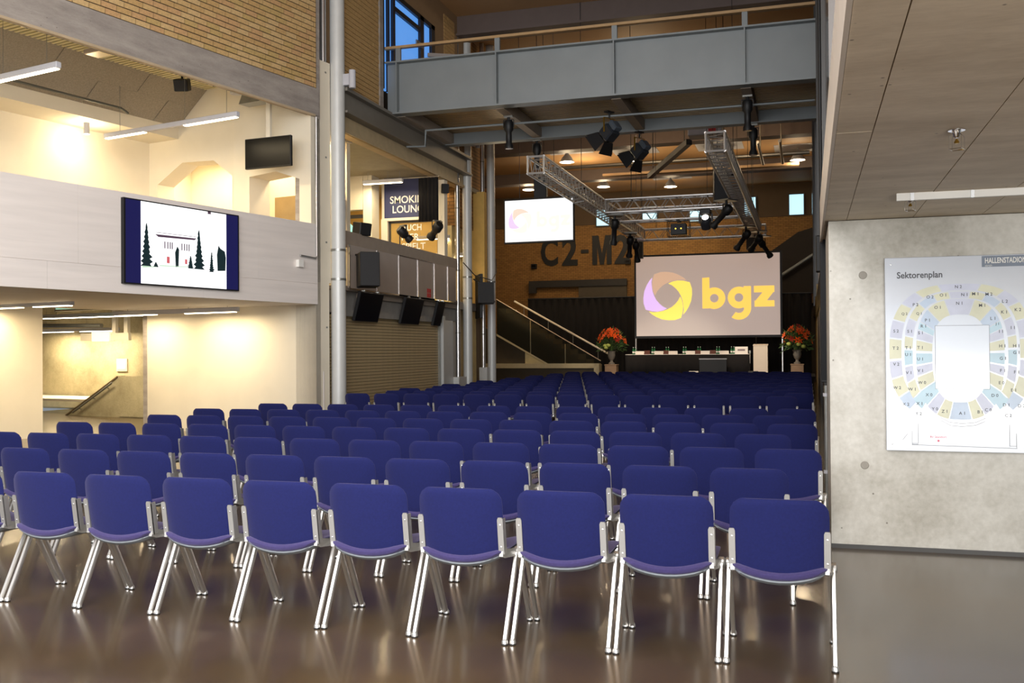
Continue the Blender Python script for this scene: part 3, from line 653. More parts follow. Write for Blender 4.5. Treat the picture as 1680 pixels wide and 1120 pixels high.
for lab, x, y in (('round sprinkler rose at the left of the gallery ceiling', -2.0, -4.09), ('round sprinkler rose near the gallery end wall', -2.0, -.45)):
    t = thing('ceiling_rose', lab, 'sprinkler', tuple(FL(x, y, 6.3)), FR, 'gallery ceiling roses')
    MB().lathe([(.10, 0), (.10, .008), (.02, .02)], 16).build('rose_plate', M_CREAM, t); MB().lathe([(.018, -.03), (.018, .12)], 8).build('stem', M_BLACK, t)
tag(MB().tube([(-3.1, -5.8, 5.78), (-3.1, -1.55, 5.78), (-3.1, -1.4, 5.72)], .022, 8).build('ceiling_pipe', pm('dark_pipe', (92, 92, 86), .5), loc=tuple(FP), rz=FR, smooth=True), 'dark pipe running along the sloping gallery ceiling', 'pipe')
for lab, y in (('left', -3.5), ('right', .0)):
    pass
t = thing('cable_tray', 'galvanised cable tray under the gallery soffit', 'cable tray', tuple(FL(-4.5, -1.3, 2.38)), FR)
MB().box(0, 4.0, -.12, .12, 0, .012).build('tray_floor', M_DUCT, t)
for s_ in (-1, 1): MB().box(0, 4.0, s_ * .12 - .006, s_ * .12 + .006, 0, .06).build('tray_side', M_DUCT, t)
for x in (.5, 2.0, 3.5): MB().tube([(x, 0, .0), (x, 0, .29)], .006, 5).build('hanger', M_DUCT, t)
t = thing('air_duct', 'galvanised duct piece above the hanging gallery television', 'duct', tuple(FL(-.85, -.35, 5.80)), FR)
MB().prism([(-.35, -.3, 0), (.42, -.3, .0), (.42, -.3, .16), (-.2, -.3, .3)], (0, .25, 0)).build('duct_body', M_DUCT, t); MB().lathe([(.11, 0), (.11, .05)], 14, (-.5, -.2, .22)).build('vent_disc', M_GREYP, t)
# stair room fittings
t = thing('exit_sign_lamp', 'pale box lamp hanging from a beam in the stair opening', 'lamp', tuple(FL(-7.9, 2.0, 1.78)), FR)
MB().box(-.95, .7, -.04, .04, 0, .17).build('beam', M_CREAM, t); MB().box(-.5, .1, -.08, .05, -.02, .2).build('lamp_box', em('exit_box', (255, 240, 190), 1.0), t)
for x in (.15, .55): MB().box(x, x + .12, -.04, .04, .17, .85).build('post', M_CREAM, t)
t = thing('notice_frame', 'small square pale frame on the stair room wall', 'frame', tuple(FL(-9.9, 3.97, 1.18)), FR)
MB().box(-.2, .2, 0, .03, -.16, .16).build('frame', M_CREAM, t); MB().box(-.15, .15, -.005, 0, -.11, .11).build('glazing', M_WHITEP, t)
tag(MB().tube([(-11.2, 1.8, 2.18), (-7.9, 1.8, 2.12)], .05, 8).build('ceiling_pipe', pm('dark_pipe', (92, 92, 86), .5), loc=tuple(FP), rz=FR, smooth=True), 'dark pipe crossing the stair opening under the lamps', 'pipe')
# =================================================================== DISPLAYS
t = thing('wall_display', 'large wall screen on the parapet showing a white house between fir trees', 'screen', tuple(FL(.0, -4.08, 2.44)), FR)
TW, TH = 2.15, 1.18
MB().box(0, .06, 0, TW, 0, TH).build('frame', M_BLACK, t)
m = MB()
def tv(mb, pts, d=.062): mb.face([(d, y * TW, z * TH) for y, z in pts])
m = MB(); tv(m, [(.012, .015), (.13, .015), (.13, .985), (.012, .985)]); m.build('side_bar', em('navy_screen', (34, 34, 96), .7, base=(5, 5, 10)), t); m = MB(); tv(m, [(.875, .015), (.988, .015), (.988, .985), (.875, .985)])
sc_ = m.build('side_bar', em('navy_screen', (34, 34, 96), .7, base=(5, 5, 10)), t)
m = MB(); tv(m, [(.13, .015), (.875, .015), (.875, .985), (.13, .985)]); pic = m.build('picture', em('white_screen', (255, 255, 255), 1.5, base=(20, 20, 20)), t)
m = MB()
def fir(y, z0, h, w):
    random.seed(int(y * 1000)); n = 9; L_ = []; R_ = []
    for i in range(n):
        a = i / n; ww = w * (1 - a) + .004
        L_ += [(y - ww * random.uniform(.7, 1.1), z0 + h * a), (y - ww * .5, z0 + h * (a + .6 / n))]
        R_ += [(y + ww * random.uniform(.7, 1.1), z0 + h * a), (y + ww * .5, z0 + h * (a + .6 / n))]
    q = MB(); tv(q, L_ + [(y, z0 + h)] + R_[::-1], .0635); q.build('fir_tree', em('screen_green', (38, 62, 66), .5, base=(4, 6, 6)), pic)
fir(.175, .22, .52, .052); fir(.62, .24, .50, .055); fir(.545, .24, .16, .03); fir(.735, .22, .26, .026); fir(.25, .22, .06, .03)
tv(m, [(.79, .24), (.865, .25), (.87, .42), (.86, .50), (.82, .53), (.80, .57), (.785, .45)], .0635)
tv(m, [(.415, .24), (.44, .25), (.445, .46), (.43, .50), (.41, .42)], .0635)
m.build('dark_bushes', em('screen_green', (38, 62, 66), .5, base=(4, 6, 6)), pic)['kind'] = 'stuff'
m = MB(); tv(m, [(.27, .585), (.58, .60), (.60, .625), (.245, .615)], .0635); tv(m, [(.25, .635), (.59, .640), (.59, .646), (.25, .641)], .0635)
for y in (.32, .345, .365, .382, .465, .487, .508, .527): tv(m, [(y, .455), (y + .009, .455), (y + .009, .54), (y, .54)], .0635)
tv(m, [(.70, .955), (.73, .955), (.73, .985), (.70, .985)], .0635)
m.build('house_lines', em('screen_slate', (96, 74, 92), .8, base=(10, 10, 10)), pic)['kind'] = 'stuff'
m = MB(); tv(m, [(.34, .28), (.365, .28), (.365, .36), (.34, .36)], .0635); tv(m, [(.495, .29), (.515, .29), (.515, .35), (.495, .35)], .0635); m.build('house_door', em('screen_red', (226, 110, 116), .9, base=(10, 5, 5)), pic)
m = MB(); tv(m, [(.14, .20), (.24, .215), (.26, .225), (.14, .225)], .0635); tv(m, [(.28, .235), (.52, .25), (.52, .262), (.28, .25)], .0635); m.build('lawn', em('screen_lawn', (206, 236, 206), 1.0, base=(10, 20, 10)), pic)
t = thing('hanging_television', 'black switched-off television hanging from a pole in the gallery', 'television', tuple(FL(-.56, -.6, 4.64)), FR + .12)
MB().cbox(-.47, .47, -.03, .03, 0, .52, .006).build('frame', M_BLACK, t); MB().box(-.455, .455, -.034, -.03, .015, .505).build('glass_panel', M_BLACKG, t)
MB().box(-.05, .03, -.0, .06, .5, 1.15).build('pole', M_CREAM, t)
# projected bgz picture helper
PET = [(.03, .51), (.2, .585), (.42, .625), (.64, .61), (.90, .54), (.985, .28), (.99, .05), (.95, -.22), (.85, -.46), (.74, -.64), (.62, -.77), (.655, -.58), (.64, -.41), (.61, -.2), (.54, 0), (.45, .17), (.33, .31), (.19, .43)]
def bgz(parent, W, H, y, s, cols, name):
    cx_, cz_ = .225 * W, .50 * H; R_ = .175 * W
    for q in range(4):
        m = MB(); pts = []
        for a, b in PET:
            for _ in range(q): a, b = b, -a
            pts.append((cx_ + a * R_, y, cz_ + b * R_))
        m.face(pts); m.build('logo_petal', cols[q], parent)
    m = MB()
    cnt = [0]
    def pl(pts): cnt[0] += 1; m.face([(x * W, y - .00002 * cnt[0], z * H) for x, z in pts])
    def ring(cx, cz, ro, ri, a0=0, a1=360, n=28):
        k = W / H
        for i in range(n):
            p, q = math.radians(a0 + (a1 - a0) * i / n), math.radians(a0 + (a1 - a0) * (i + 1) / n)
            pl([(cx + ro * math.cos(p), cz + ro * k * math.sin(p)), (cx + ro * math.cos(q), cz + ro * k * math.sin(q)), (cx + ri * math.cos(q), cz + ri * k * math.sin(q)), (cx + ri * math.cos(p), cz + ri * k * math.sin(p))])
    pl([(.47, .335), (.52, .335), (.52, .72), (.47, .715)]); ring(.553, .46, .076, .030)
    ring(.722, .462, .076, .030); pl([(.755, .33), (.805, .33), (.805, .60), (.755, .60)]); ring(.722, .335, .083, .036, -128, 2, 14)
    pl([(.828, .345), (.962, .345), (.962, .42), (.828, .42)]); pl([(.825, .52), (.962, .52), (.962, .60), (.825, .60)]); pl([(.828, .405), (.905, .405), (.962, .535), (.890, .535)])
    m.build('logo_letters', cols[4], parent)
# big stage screen
t = thing('projection_screen', 'large framed projection screen with yellow bgz logo above the stage', 'screen', (-5.88, 34.5, 1.96))
SW, SH = 4.96, 2.82
MB().box(-.07, SW + .07, .02, .07, -.08, SH + .07).build('frame', M_BLACK, t)
ps = MB().box(0, SW, 0, .02, 0, SH).build('screen_cloth', em('projected_grey', (186, 162, 152), .62, base=(190, 186, 180)), t)
yel = em('projected_yellow', (255, 226, 96), .95, base=(200, 190, 80)); yel2 = em('projected_amber', (255, 206, 84), .95, base=(200, 170, 70))
bgz(ps, SW, SH, -.004, 1, [yel, yel, em('projected_lilac', (226, 186, 244), .95, base=(180, 160, 200)), em('projected_peach', (226, 182, 150), .7, base=(190, 170, 150)), yel2], 'screen')
for x in (-.03, SW + .06): MB().tube([(x, .05, -1.38), (x, .05, .0)], .03, 8).build('screen_leg', M_ALU, t)
for x in (-.03, SW + .06): MB().box(x - .3, x + .3, -.2, .25, -1.38, -1.34).build('foot', M_ALU, t)
# hanging monitor
t = thing('hanging_monitor', 'white glowing monitor with faint bgz logo hanging over the seats', 'screen', (-6.87, 22.0, 4.05), math.radians(-1.5))
MB().cbox(-.03, 1.69, 0, .09, -.04, 1.02, .008).build('frame', M_BLACK, t)
ps = MB().box(0, 1.66, -.006, 0, 0, .98).build('picture', em('white_monitor', (255, 255, 255), 1.25, base=(20, 20, 20)), t)
pale = em('pale_yellow_print', (255, 252, 236), 1.05, base=(20, 20, 20))
bgz(ps, 1.66, .98, -.008, 1, [pale, pale, em('pale_lilac_print', (244, 214, 250), 1.0, base=(20, 20, 20)), em('pale_peach_print', (250, 226, 206), 1.0, base=(20, 20, 20)), pale], 'mon')
for x in (.35, 1.2): MB().tube([(x, .05, 1.02), (x, .05, 5.47)], .006, 5).build('suspension_cable', M_BLACK, t)
# =================================================================== LOUNGE THINGS
t = thing('lounge_sign', 'navy board reading SMOKING LOUNGE above the lounge window', 'sign', (-9.55, 21.02, 4.62))
MB().box(0, 1.45, 0, .03, 0, .95).build('board', M_NAVY, t); MB().box(0, 1.45, -.03, .03, -.07, -.005).build('ledge', M_CREAM, t)
m = MB(); addtext(m, 'SMOKING', .15, .335, -.006, h=.175, w=1.02, bold=.012); addtext(m, 'LOUNGE', .215, .11, -.006, h=.175, w=.90, bold=.012); m.build('lettering', M_WHITEP, t)
wl = struct('window_7', MB().box(-9.46, -8.2, 21.08, 21.12, 4.50, 4.55).box(-9.46, -9.42, 21.08, 21.12, 2.68, 4.55).box(-8.24, -8.2, 21.08, 21.12, 2.68, 4.55), M_DOORD, 'lounge window with white lettering')
MB().box(-9.42, -8.24, 21.095, 21.105, 2.7, 4.5).build('pane', glass('lounge_glass', (220, 190, 120), .05, .18), wl)
m = MB(); addtext(m, 'AUCH', -9.13, 4.31, 21.07, h=.15, w=.50, bold=.012); addtext(m, 'HIER', -9.13, 4.09, 21.07, h=.15, w=.44, bold=.012); addtext(m, 'SPIELT', -9.13, 3.87, 21.07, h=.15, w=.60, bold=.012)
m.build('lettering', M_WHITEP, wl)
o = struct('window_8', MB().box(-12.3, -9.9, 20.75, 20.8, 4.62, 4.7).box(-9.95, -9.85, 20.75, 20.8, 2.7, 4.7), M_DOORD, 'cyan lit window beside the lounge')
m = MB(); m.prism([(-12.3, 20.78, 4.25), (-10.05, 20.78, 4.25), (-10.45, 20.78, 4.62), (-12.3, 20.78, 4.62)], (0, .02, 0)); m.build('pane', em('cyan_glow', (150, 214, 208), .8), o)
MB().box(-12.3, -9.85, 20.76, 20.79, 4.19, 4.25).build('light_strip', em('strip_glow', (255, 232, 180), 1.6), o)
MB().box(-10.95, -10.7, 20.765, 20.775, 4.33, 4.6).build('yellow_poster', em('yellow_glow', (248, 214, 66), .7), o)
t = thing('curtain', 'narrow black curtain hanging beside the lounge sign', 'curtain', (-7.92, 20.3, 4.40))
m = MB(); n = 14; vs = []
for j in range(2):
    for i in range(n + 1): vs.append((-.46 + .46 * i / n, .035 * math.sin(i * 2.3) , j * .98))
m.add(vs, [(i, i + 1, n + 2 + i, n + 1 + i) for i in range(n)])
o = m.build('cloth', M_CURT, t, smooth=True); sm_ = o.modifiers.new('thick', 'SOLIDIFY'); sm_.thickness = .012
MB().tube([(-.95, 0, 1.0), (.03, 0, 1.0)], .014, 6).build('rod', M_ALU, t)
speaker('loudspeaker', 'black wedge loudspeaker standing on the balcony parapet', (-8.05, 16.7, 3.80), math.radians(70), .30, .22, .24, .15)
speaker('loudspeaker', 'small black loudspeaker fixed high at the lounge corner', (-7.97, 20.9, 5.22), .6, .16, .12, .22, .2, yoke=(0, .08, .1))
speaker('loudspeaker', 'small dark loudspeaker half hidden behind the thick near column', (-8.22, 15.93, 4.42), .6, .2, .16, .28, .2, yoke=(0, .1, .2))
speaker('loudspeaker', 'large black loudspeaker strapped to the thick near column', (-7.62, 16.05, 2.96), math.radians(38), .36, .34, .62, -.06, yoke=(-.16, .3, .30))
speaker('loudspeaker', 'large black loudspeaker strapped to the blue grey far column', (-7.62, 22.75, 2.9), math.radians(20), .40, .34, .52, -.06, yoke=(-.3, .1, .36))
for i, (y, ln) in enumerate(((16.85, 1.02), (18.95, .98), (20.5, .45))):
    t = thing('hanging_screen', 'black tilted flat screen under the balcony, %s from the near column' % ('first', 'second', 'third')[i], 'screen', (-7.93, y, 2.60), 0, 'black screens under the balcony')
    mt = Matrix.Rotation(.25, 4, 'Y')
    m = MB().cbox(-.03, .03, -ln / 2, ln / 2, -.56, 0, .006); m.v = [tuple(mt @ Vector(v)) for v in m.v]; m.build('casing', M_BLACK, t)
    m = MB().box(.031, .034, -ln / 2 + .02, ln / 2 - .02, -.54, -.02); m.v = [tuple(mt @ Vector(v)) for v in m.v]; m.build('glass_panel', M_BLACKG, t)
    for s_ in (-.3, .3): MB().box(-.02, .02, s_ * ln - .02, s_ * ln + .02, -.05, .03).build('hook', M_DUCT, t)
t = thing('side_monitor', 'narrow portrait monitor seen edge-on behind the far loudspeaker', 'screen', (-7.95, 23.2, 2.3), .5)
MB().cbox(-.04, .04, -.35, .35, 0, 1.1, .006).build('casing', M_BLACK, t); MB().box(.041, .044, -.32, .32, .03, 1.07).build('picture', em('lilac_monitor', (186, 176, 216), .7, base=(20, 20, 20)), t)
# cables between columns
tag(MB().tube([(-7.9, 21.9, 3.6), (-7.75, 22.3, 3.32), (-7.6, 23.2, 3.25), (-7.75, 24.0, 3.5), (-7.85, 24.3, 3.9)], .012, 6).build('cable', M_BLACK, smooth=True), 'black cable sagging between the two far columns', 'cable')
# =================================================================== STAGE LIGHTS
RX = lambda a: Matrix.Rotation(a, 4, 'X')
def xf(mb, mt): mb.v = [tuple(mt @ Vector(v)) for v in mb.v]; return mb
def fresnel(label, loc, rz):
    """lamp with four barn doors; lens axis -z before tilting"""
    t = thing('barn_door_spotlight', label, 'spotlight', loc, rz, 'barn door spotlights under the bridge')
    T = Matrix.Translation((0, 0, -.42)) @ RX(math.radians(-52))
    xf(MB().cbox(-.14, .14, -.14, .14, -.13, .13, .03), T).build('lamp_body', pm('lamp_charcoal', (40, 44, 50), .4), t)
    xf(MB().cbox(-.11, .11, -.11, .11, .13, .24, .02), T).build('rear_housing', pm('lamp_slate', (70, 78, 88), .4), t)
    xf(MB().lathe([(.12, -.145), (.12, -.13)], 20), T).build('lens', M_BLACKG, t)
    for q in range(4):
        R_ = Matrix.Rotation(q * math.pi / 2, 4, 'Z'); dn = Matrix.Rotation(math.radians(-32), 4, 'X')
        w = .15 if q % 2 else .13
        d = MB().prism([(-.13, 0, 0), (.13, 0, 0), (.13 + w * .5, 0, -.25), (-.13 - w * .5, 0, -.25)], (0, .006, 0))
        xf(d, T @ R_ @ Matrix.Translation((0, .135, -.135)) @ Matrix.Rotation(math.radians(30), 4, 'X')).build('barn_door', M_BLACK, t)
    y = MB()
    for s_ in (-1, 1): y.bar((s_ * .165, 0, -.42), (s_ * .165, 0, -.14), .012, .03)
    y.bar((-.17, 0, -.14), (.17, 0, -.14), .03, .012); y.build('yoke', M_BRASS, t)
    MB().tube([(0, 0, -.14), (0, 0, .0)], .018, 8).build('stem', M_BLACK, t); MB().box(-.1, .1, -.05, .05, -.03, 0).build('clamp', M_BLACK, t)
fresnel('larger black spotlight with barn doors under the bridge middle', (-3.70, 18.75, 6.16), math.radians(-118))
fresnel('black spotlight with barn doors under the rear bridge girder', (-3.42, 20.62, 6.14), math.radians(-118))
def profile_spot(label, loc, rz, tilt, ln=.42, r=.075, stem=.12, group='black profile spotlights', glow=False):
    t = thing('profile_spotlight', label, 'spotlight', loc, rz, group)
    T = Matrix.Translation((0, 0, -stem - .1)) @ RX(tilt)
    xf(MB().lathe([(r * .9, .14), (r * 1.25, .1), (r * 1.25, -.05), (r * .8, -.10), (r * .8, -ln + .12), (r * 1.15, -ln + .06), (r * 1.15, -ln)], 16), T).build('barrel', M_BLACK, t, smooth=True)
    xf(MB().lathe([(r * 1.0, -ln - .004), (r * 1.0, -ln)], 16), T).build('lens', em('warm_lens', (255, 220, 160), 3) if glow else pm('dim_lens', (96, 60, 44), .2), t)
    y = MB()
    for s_ in (-1, 1): y.bar((s_ * r * 1.4, 0, -stem - .1), (s_ * r * 1.4, 0, -stem + .05), .01, .03)
    y.bar((-r * 1.4, 0, -stem + .05), (r * 1.4, 0, -stem + .05), .03, .01); y.build('yoke', M_BLACK, t)
    MB().lathe([(.03, -stem + .05), (.03, 0)], 8).build('stem', M_BLACK, t); MB().box(-.19 if 'truss' in group else -.09, .19 if 'truss' in group else .09, -.19 if 'truss' in group else -.04, .19 if 'truss' in group else .04, -.02, .01).build('clamp', M_DUCT, t)
profile_spot('black spotlight pointing down from the bridge at its left rib', (-5.69, 18.5, 6.158), 0, .05)
profile_spot('black spotlight on the rear girder beside the left truss end', (-5.72, 20.72, 6.138), 0, -.05)
profile_spot('black spotlight pointing down from the bridge at its right rib', (-1.04, 18.4, 6.158), 0, .05)
profile_spot('black spotlight on the rear girder near the right wall', (-1.06, 20.72, 6.138), 0, -.05)
profile_spot('black stage spot hanging below the curtain at the lounge corner', (-7.88, 20.15, 4.38), .9, 1.0, .34, .09, .06, 'lounge spotlights')
profile_spot('small black spotlight standing over the balcony parapet', (-7.98, 18.5, 4.08), -.6, .9, .22, .075, .06, 'lounge spotlights')
# ------------------------------------------------------------------ truss
TB, TT = 4.88, 5.20
def truss(label, p, q, n):
    """square truss section as one thing"""
    p = Vector(p); q = Vector(q); d = (q - p); Ln = d.length; d.normalize(); sd = d.cross(Vector((0, 0, 1))).normalized()
    t = thing('lighting_truss', label, 'truss', tuple(p), 0, 'aluminium lighting truss')
    hw = .16; c = [(sd * a * hw + Vector((0, 0, b))) for a in (-1, 1) for b in (0, TT - TB)]
    for v in c: MB().tube([v, v + d * Ln], .026, 8).build('chord', M_TRUSS, t, smooth=True)
    for a, b in ((0, 1), (2, 3), (0, 2), (1, 3)):
        m = MB()
        for i in range(n):
            s0, s1 = Ln * i / n, Ln * (i + .5) / n; s2 = Ln * (i + 1) / n
            m.tube([c[a] + d * s0, c[b] + d * s1], .009, 5); m.tube([c[b] + d * s1, c[a] + d * s2], .009, 5)
        for s_ in (0, Ln): m.tube([c[a] + d * s_, c[b] + d * s_], .02, 6)
        m.build('lacing', M_TRUSS, t, smooth=True)
    for u in ((.33, .88) if Ln > 8 else (.2, .8)):
        v = d * Ln * u + Vector((0, 0, TT - TB)); MB().tube([v + sd * -.18, v + sd * .18], .02, 6).build('hoist_bar', M_BLACK, t); MB().tube([v, (v.x, v.y, 9.51 - p.z)], .007, 5).build('hoist_cable', M_BLACK, t)
    return t
M_TRUSS = pm('truss_aluminium', (206, 204, 202), .35, metal=.6, var=.04)
truss('left aluminium truss running back above the seats', (-4.97, 17.9, TB), (-4.97, 29.83, TB), 34)
truss('right aluminium truss running back above the seats', (-1.5, 16.9, TB), (-1.5, 29.83, TB), 37)
truss('nearer aluminium cross truss between the two long trusses', (-4.775, 23.8, TB), (-1.695, 23.8, TB), 7)
truss('lower aluminium cross truss just behind the nearer one', (-4.775, 25.4, TB - .02), (-1.695, 25.4, TB - .02), 7)
truss('farthest aluminium cross truss above the projection screen', (-5.3, 30.05, TB), (-1.2, 30.05, TB), 9)
for lab, x, y, rz, ti, gl in (('profile spotlight with chromed glint on the left truss end corner', -4.97, 29.2, 0, .5, False), ('black spotlight under the nearer cross truss at its left end', -4.62, 24.0, .4, .4, False),
      ('long black spotlight on the inner side of the right truss', -1.75, 22.4, 1.0, .9, False), ('black spotlight low on the right truss end', -1.62, 27.4, .9, .8, False),
      ('second black spotlight low on the right truss end', -1.35, 28.6, .6, 1.0, False), ('black spotlight hanging at the far right truss corner', -1.3, 29.9, -.7, .8, False),
      ('black spotlight hanging at the left truss before the screen', -4.9, 27.8, .3, .6, False)):
    profile_spot(lab, (x, y, TB - .036), 0 if False else rz, ti, .5, .085, .14, 'truss spotlights', gl)
def moving_head(label, loc, rz):
    t = thing('moving_head_light', label, 'spotlight', loc, rz, 'truss spotlights')
    MB().cbox(-.13, .13, -.19, .19, -.12, 0, .02).build('base', M_BLACK, t)
    y = MB()
    for s_ in (-1, 1): y.bar((s_ * .15, 0, -.1), (s_ * .15, 0, -.32), .035, .09)
    y.build('yoke', M_BLACK, t)
    xf(MB().lathe([(.0, .16), (.10, .14), (.135, .05), (.135, -.05), (.11, -.17), (.0, -.17)], 18), Matrix.Translation((0, 0, -.30)) @ RX(.5)).build('head', pm('moving_head_shell', (44, 46, 52), .3), t, smooth=True)
    xf(MB().lathe([(.08, -.176), (.08, -.165)], 16), Matrix.Translation((0, 0, -.30)) @ RX(-2.2)).build('lens', em('white_lens', (255, 250, 240), 4), t)
moving_head('round moving head light with glinting lens under the cross truss', (-2.35, 23.8, TB - .026), .0)
t = thing('controller_box', 'black open-framed control box under the cross truss', 'control box', (-3.2, 25.4, 4.41))
MB().cbox(-.2, .2, -.12, .12, .05, .33, .01).build('casing', M_BLACK, t)
m = MB()
for x in (-.28, .28):
    for y in (-.14, .14): m.tube([(x, y, 0), (x, y, .38)], .01, 6)
for y in (-.14, .14):
    for z in (0, .38): m.tube([(-.28, y, z), (.28, y, z)], .01, 6)
m.build('cage', M_BLACK, t)
for x in (-.07, .07): MB().lathe([(.02, 0), (.02, -.01)], 10, (x, -.125, .2), Matrix.Rotation(math.pi / 2, 3, 'X')).build('status_light', em('yellow_led', (250, 220, 80), 1.5), t)
MB().box(-.04, .04, -.2, .2, .38, .42).build('hanger', M_BLACK, t)
speaker('line_speaker', 'tall black loudspeaker hanging above the white monitor', (-6.15, 22.6, 5.35), .1, .30, .26, .62, 0, yoke=('up', 9.52))
speaker('line_speaker', 'tall black loudspeaker hanging at the screen top left corner', (-5.45, 32.6, 4.9), 0, .26, .26, .70, 0, yoke=('up', 9.52))
speaker('line_speaker', 'tall black loudspeaker hanging above the screen right half', (-1.75, 32.2, 4.95), 0, .28, .26, .55, 0, yoke=('up', 9.52))
speaker('line_speaker', 'black box loudspeaker under the cross truss right end', (-1.95, 23.4, 5.35), .2, .34, .3, .75, 0, yoke=('up', 9.52))
tag(MB().tube([(-3.0, 21.5, 6.9), (-5.35, 34.0, 7.2)], .10, 10).build('ceiling_brace', M_BLACK, smooth=True), 'black diagonal pipe brace below the ceiling', 'pipe') if False else None
t = thing('air_handling_box', 'pale grey control box under the ceiling near the right truss', 'control box', (-2.6, 26.5, 7.1)); MB().cbox(-.45, .45, -.3, .3, .1, .6, .02).build('casing', M_GREYP, t); MB().box(.1, .3, -.31, -.3, .15, .35).build('red_label', M_RED, t); MB().tube([(0, 0, .6), (0, 0, 2.42)], .03, 6).build('hanger', M_DUCT, t)
t = thing('black_boom', 'black diagonal boom below the hall ceiling', 'boom', (-3.1, 27.0, 7.2)); MB().bar((0, 0, 0), (-1.9, 5.2, .05), .16, .16).build('boom_pipe', M_BLACK, t)
for x, y in ((-.2, .6), (-1.7, 4.6)): MB().tube([(x, y, .05), (x, y, 2.32)], .015, 6).build('hanger', M_BLACK, t)
# =================================================================== HALL CEILING
for i, (x, y) in enumerate(((-9.19, 37.8), (-6.64, 38.7), (-6.05, 45.1), (-9.0, 44.1), (-12.5, 43.75), (-.35, 40.4), (-3.3, 39.0))):
    lab = ('bell lamp above the hanging white monitor', 'bell lamp between the barn door spotlights', 'far bell lamp above the cross truss', 'far bell lamp left of the truss corner',
           'far bell lamp beside the hanging loudspeaker', 'bell lamp near the right wall', 'bell lamp behind the right truss')[i]
    t = thing('bell_pendant_lamp', 'white ' + lab, 'lamp', (x, y, 9.0), 0, 'bell lamps under the hall ceiling')
    MB().lathe([(.06, .36), (.10, .3), (.2, .18), (.30, 0), (.285, 0), (.19, .17), (.09, .29)], 20).build('lamp_shade', pm('lamp_shade_grey', (196, 196, 200), .3, metal=.4), t, smooth=True)
    MB().lathe([(.0, .03), (.27, .03), (.27, .045), (.0, .045)], 20).build('bulb_glow', em('bell_lamp_glow', (255, 244, 222), 6), t); MB().tube([(0, 0, .36), (0, 0, .52)], .02, 6).build('stem', M_DUCT, t)
    point('bell_lamp_light', (x, y, 8.85), 120, (1, .78, .50), .2)
    MB().box(x - .9, x + .9, y - .7, y + .9, 9.505, 9.52).build('ceiling_plate', M_GREYP)['kind'] = 'structure'
for i, o in enumerate([o for o in bpy.data.objects if o.name.startswith('ceiling_plate')]):
    o['label'] = 'pale ceiling panel behind bell lamp, %s of seven' % ORD[i]; o.name = 'ceiling_panel'
for x, y in ((-5.5, 33), (-2, 33), (-8, 30), (-4.5, 27), (-9, 40)): point('hall_ceiling_light', (x, y, 8.6), 90, (1, .74, .44), .3)
t = thing('tube_pair', 'pair of white tubes hanging below the ceiling near the right wall', 'lamp', (-1.55, 33, 8.3)); MB().tube([(0, 0, 0), (.0, 4, 0)], .05, 8).build('tube', M_WHITEP, t, smooth=True); MB().tube([(.7, 0, 0), (.7, 4, 0)], .05, 8).build('tube', M_WHITEP, t, smooth=True)
for x in (0, .7): MB().tube([(x, 2, 0), (x, 2, 1.2)], .02, 6).build('hanger', M_DUCT, t)
tag(MB().tube([(-9.5, 36.6, 8.55), (.1, 36.6, 8.55)], .07, 8).build('ceiling_pipe', M_DUCT, smooth=True), 'galvanised pipe crossing below the far hall ceiling', 'pipe')
tag(MB().box(-8.3, -.3, 40.5, 40.9, 8.85, 8.95).build('ceiling_channel', M_PLAS), 'beige ceiling channel below the far hall ceiling', 'channel')
# =================================================================== FAR WALL THINGS
t = thing('wall_lettering', 'large black letters C2-M2 on the far brick wall', 'lettering', (-13.35, 48.98, 5.85))
for ch, x, wd in (('C', 0, .92), ('2', 1.14, .82), ('M', 2.75, 1.0), ('2', 3.9, .78)):
    m = MB()
    if ch == 'M': m.prism([(x + a * wd, 0, b * 1.5) for a, b in ((0, 0), (.25, 0), (.25, .62), (.40, 0), (.60, 0), (.75, .62), (.75, 0), (1, 0), (1, 1), (.68, 1), (.5, .36), (.32, 1), (0, 1))], (0, -.03, 0))
    else: addtext(m, ch, x, 0, 0, w=wd, h=1.5, bold=.03, depth=.05)
    m.build('letter', M_BLACK, t)
MB().box(2.15, 2.55, -.03, .0, .62, .80).build('letter', M_BLACK, t)
for lab, x, z in (('small black wall box below the letter C', -13.7, 5.87), ('small black wall box right of the wall letters', -8.75, 5.95)):
    t = thing('wall_box', lab, 'wall box', (x, 48.9, z), 0, 'black wall boxes'); MB().cbox(-.14, .14, -.1, .1, -.12, .12, .01).build('casing', M_BLACK, t); MB().box(-.1, .1, -.105, -.1, -.06, .06).build('front_grille', M_BLACKG, t)
t = thing('sliding_door', 'grey sliding door on a dark rail in the far brick wall', 'door', (-11.3, 48.9, 4.0)); MB().box(0, 2.5, -.1, .0, -2, .95).build('door_leaf', pm('grey_green_door', (84, 76, 62), .6), t)
MB().box(-2.65, 2.52, -.18, -.02, .74, 1.08).build('door_rail', M_DOORD, t); MB().box(-2.65, -2.25, -.2, -.02, .45, .74).build('rail_bracket', M_DOORD, t)
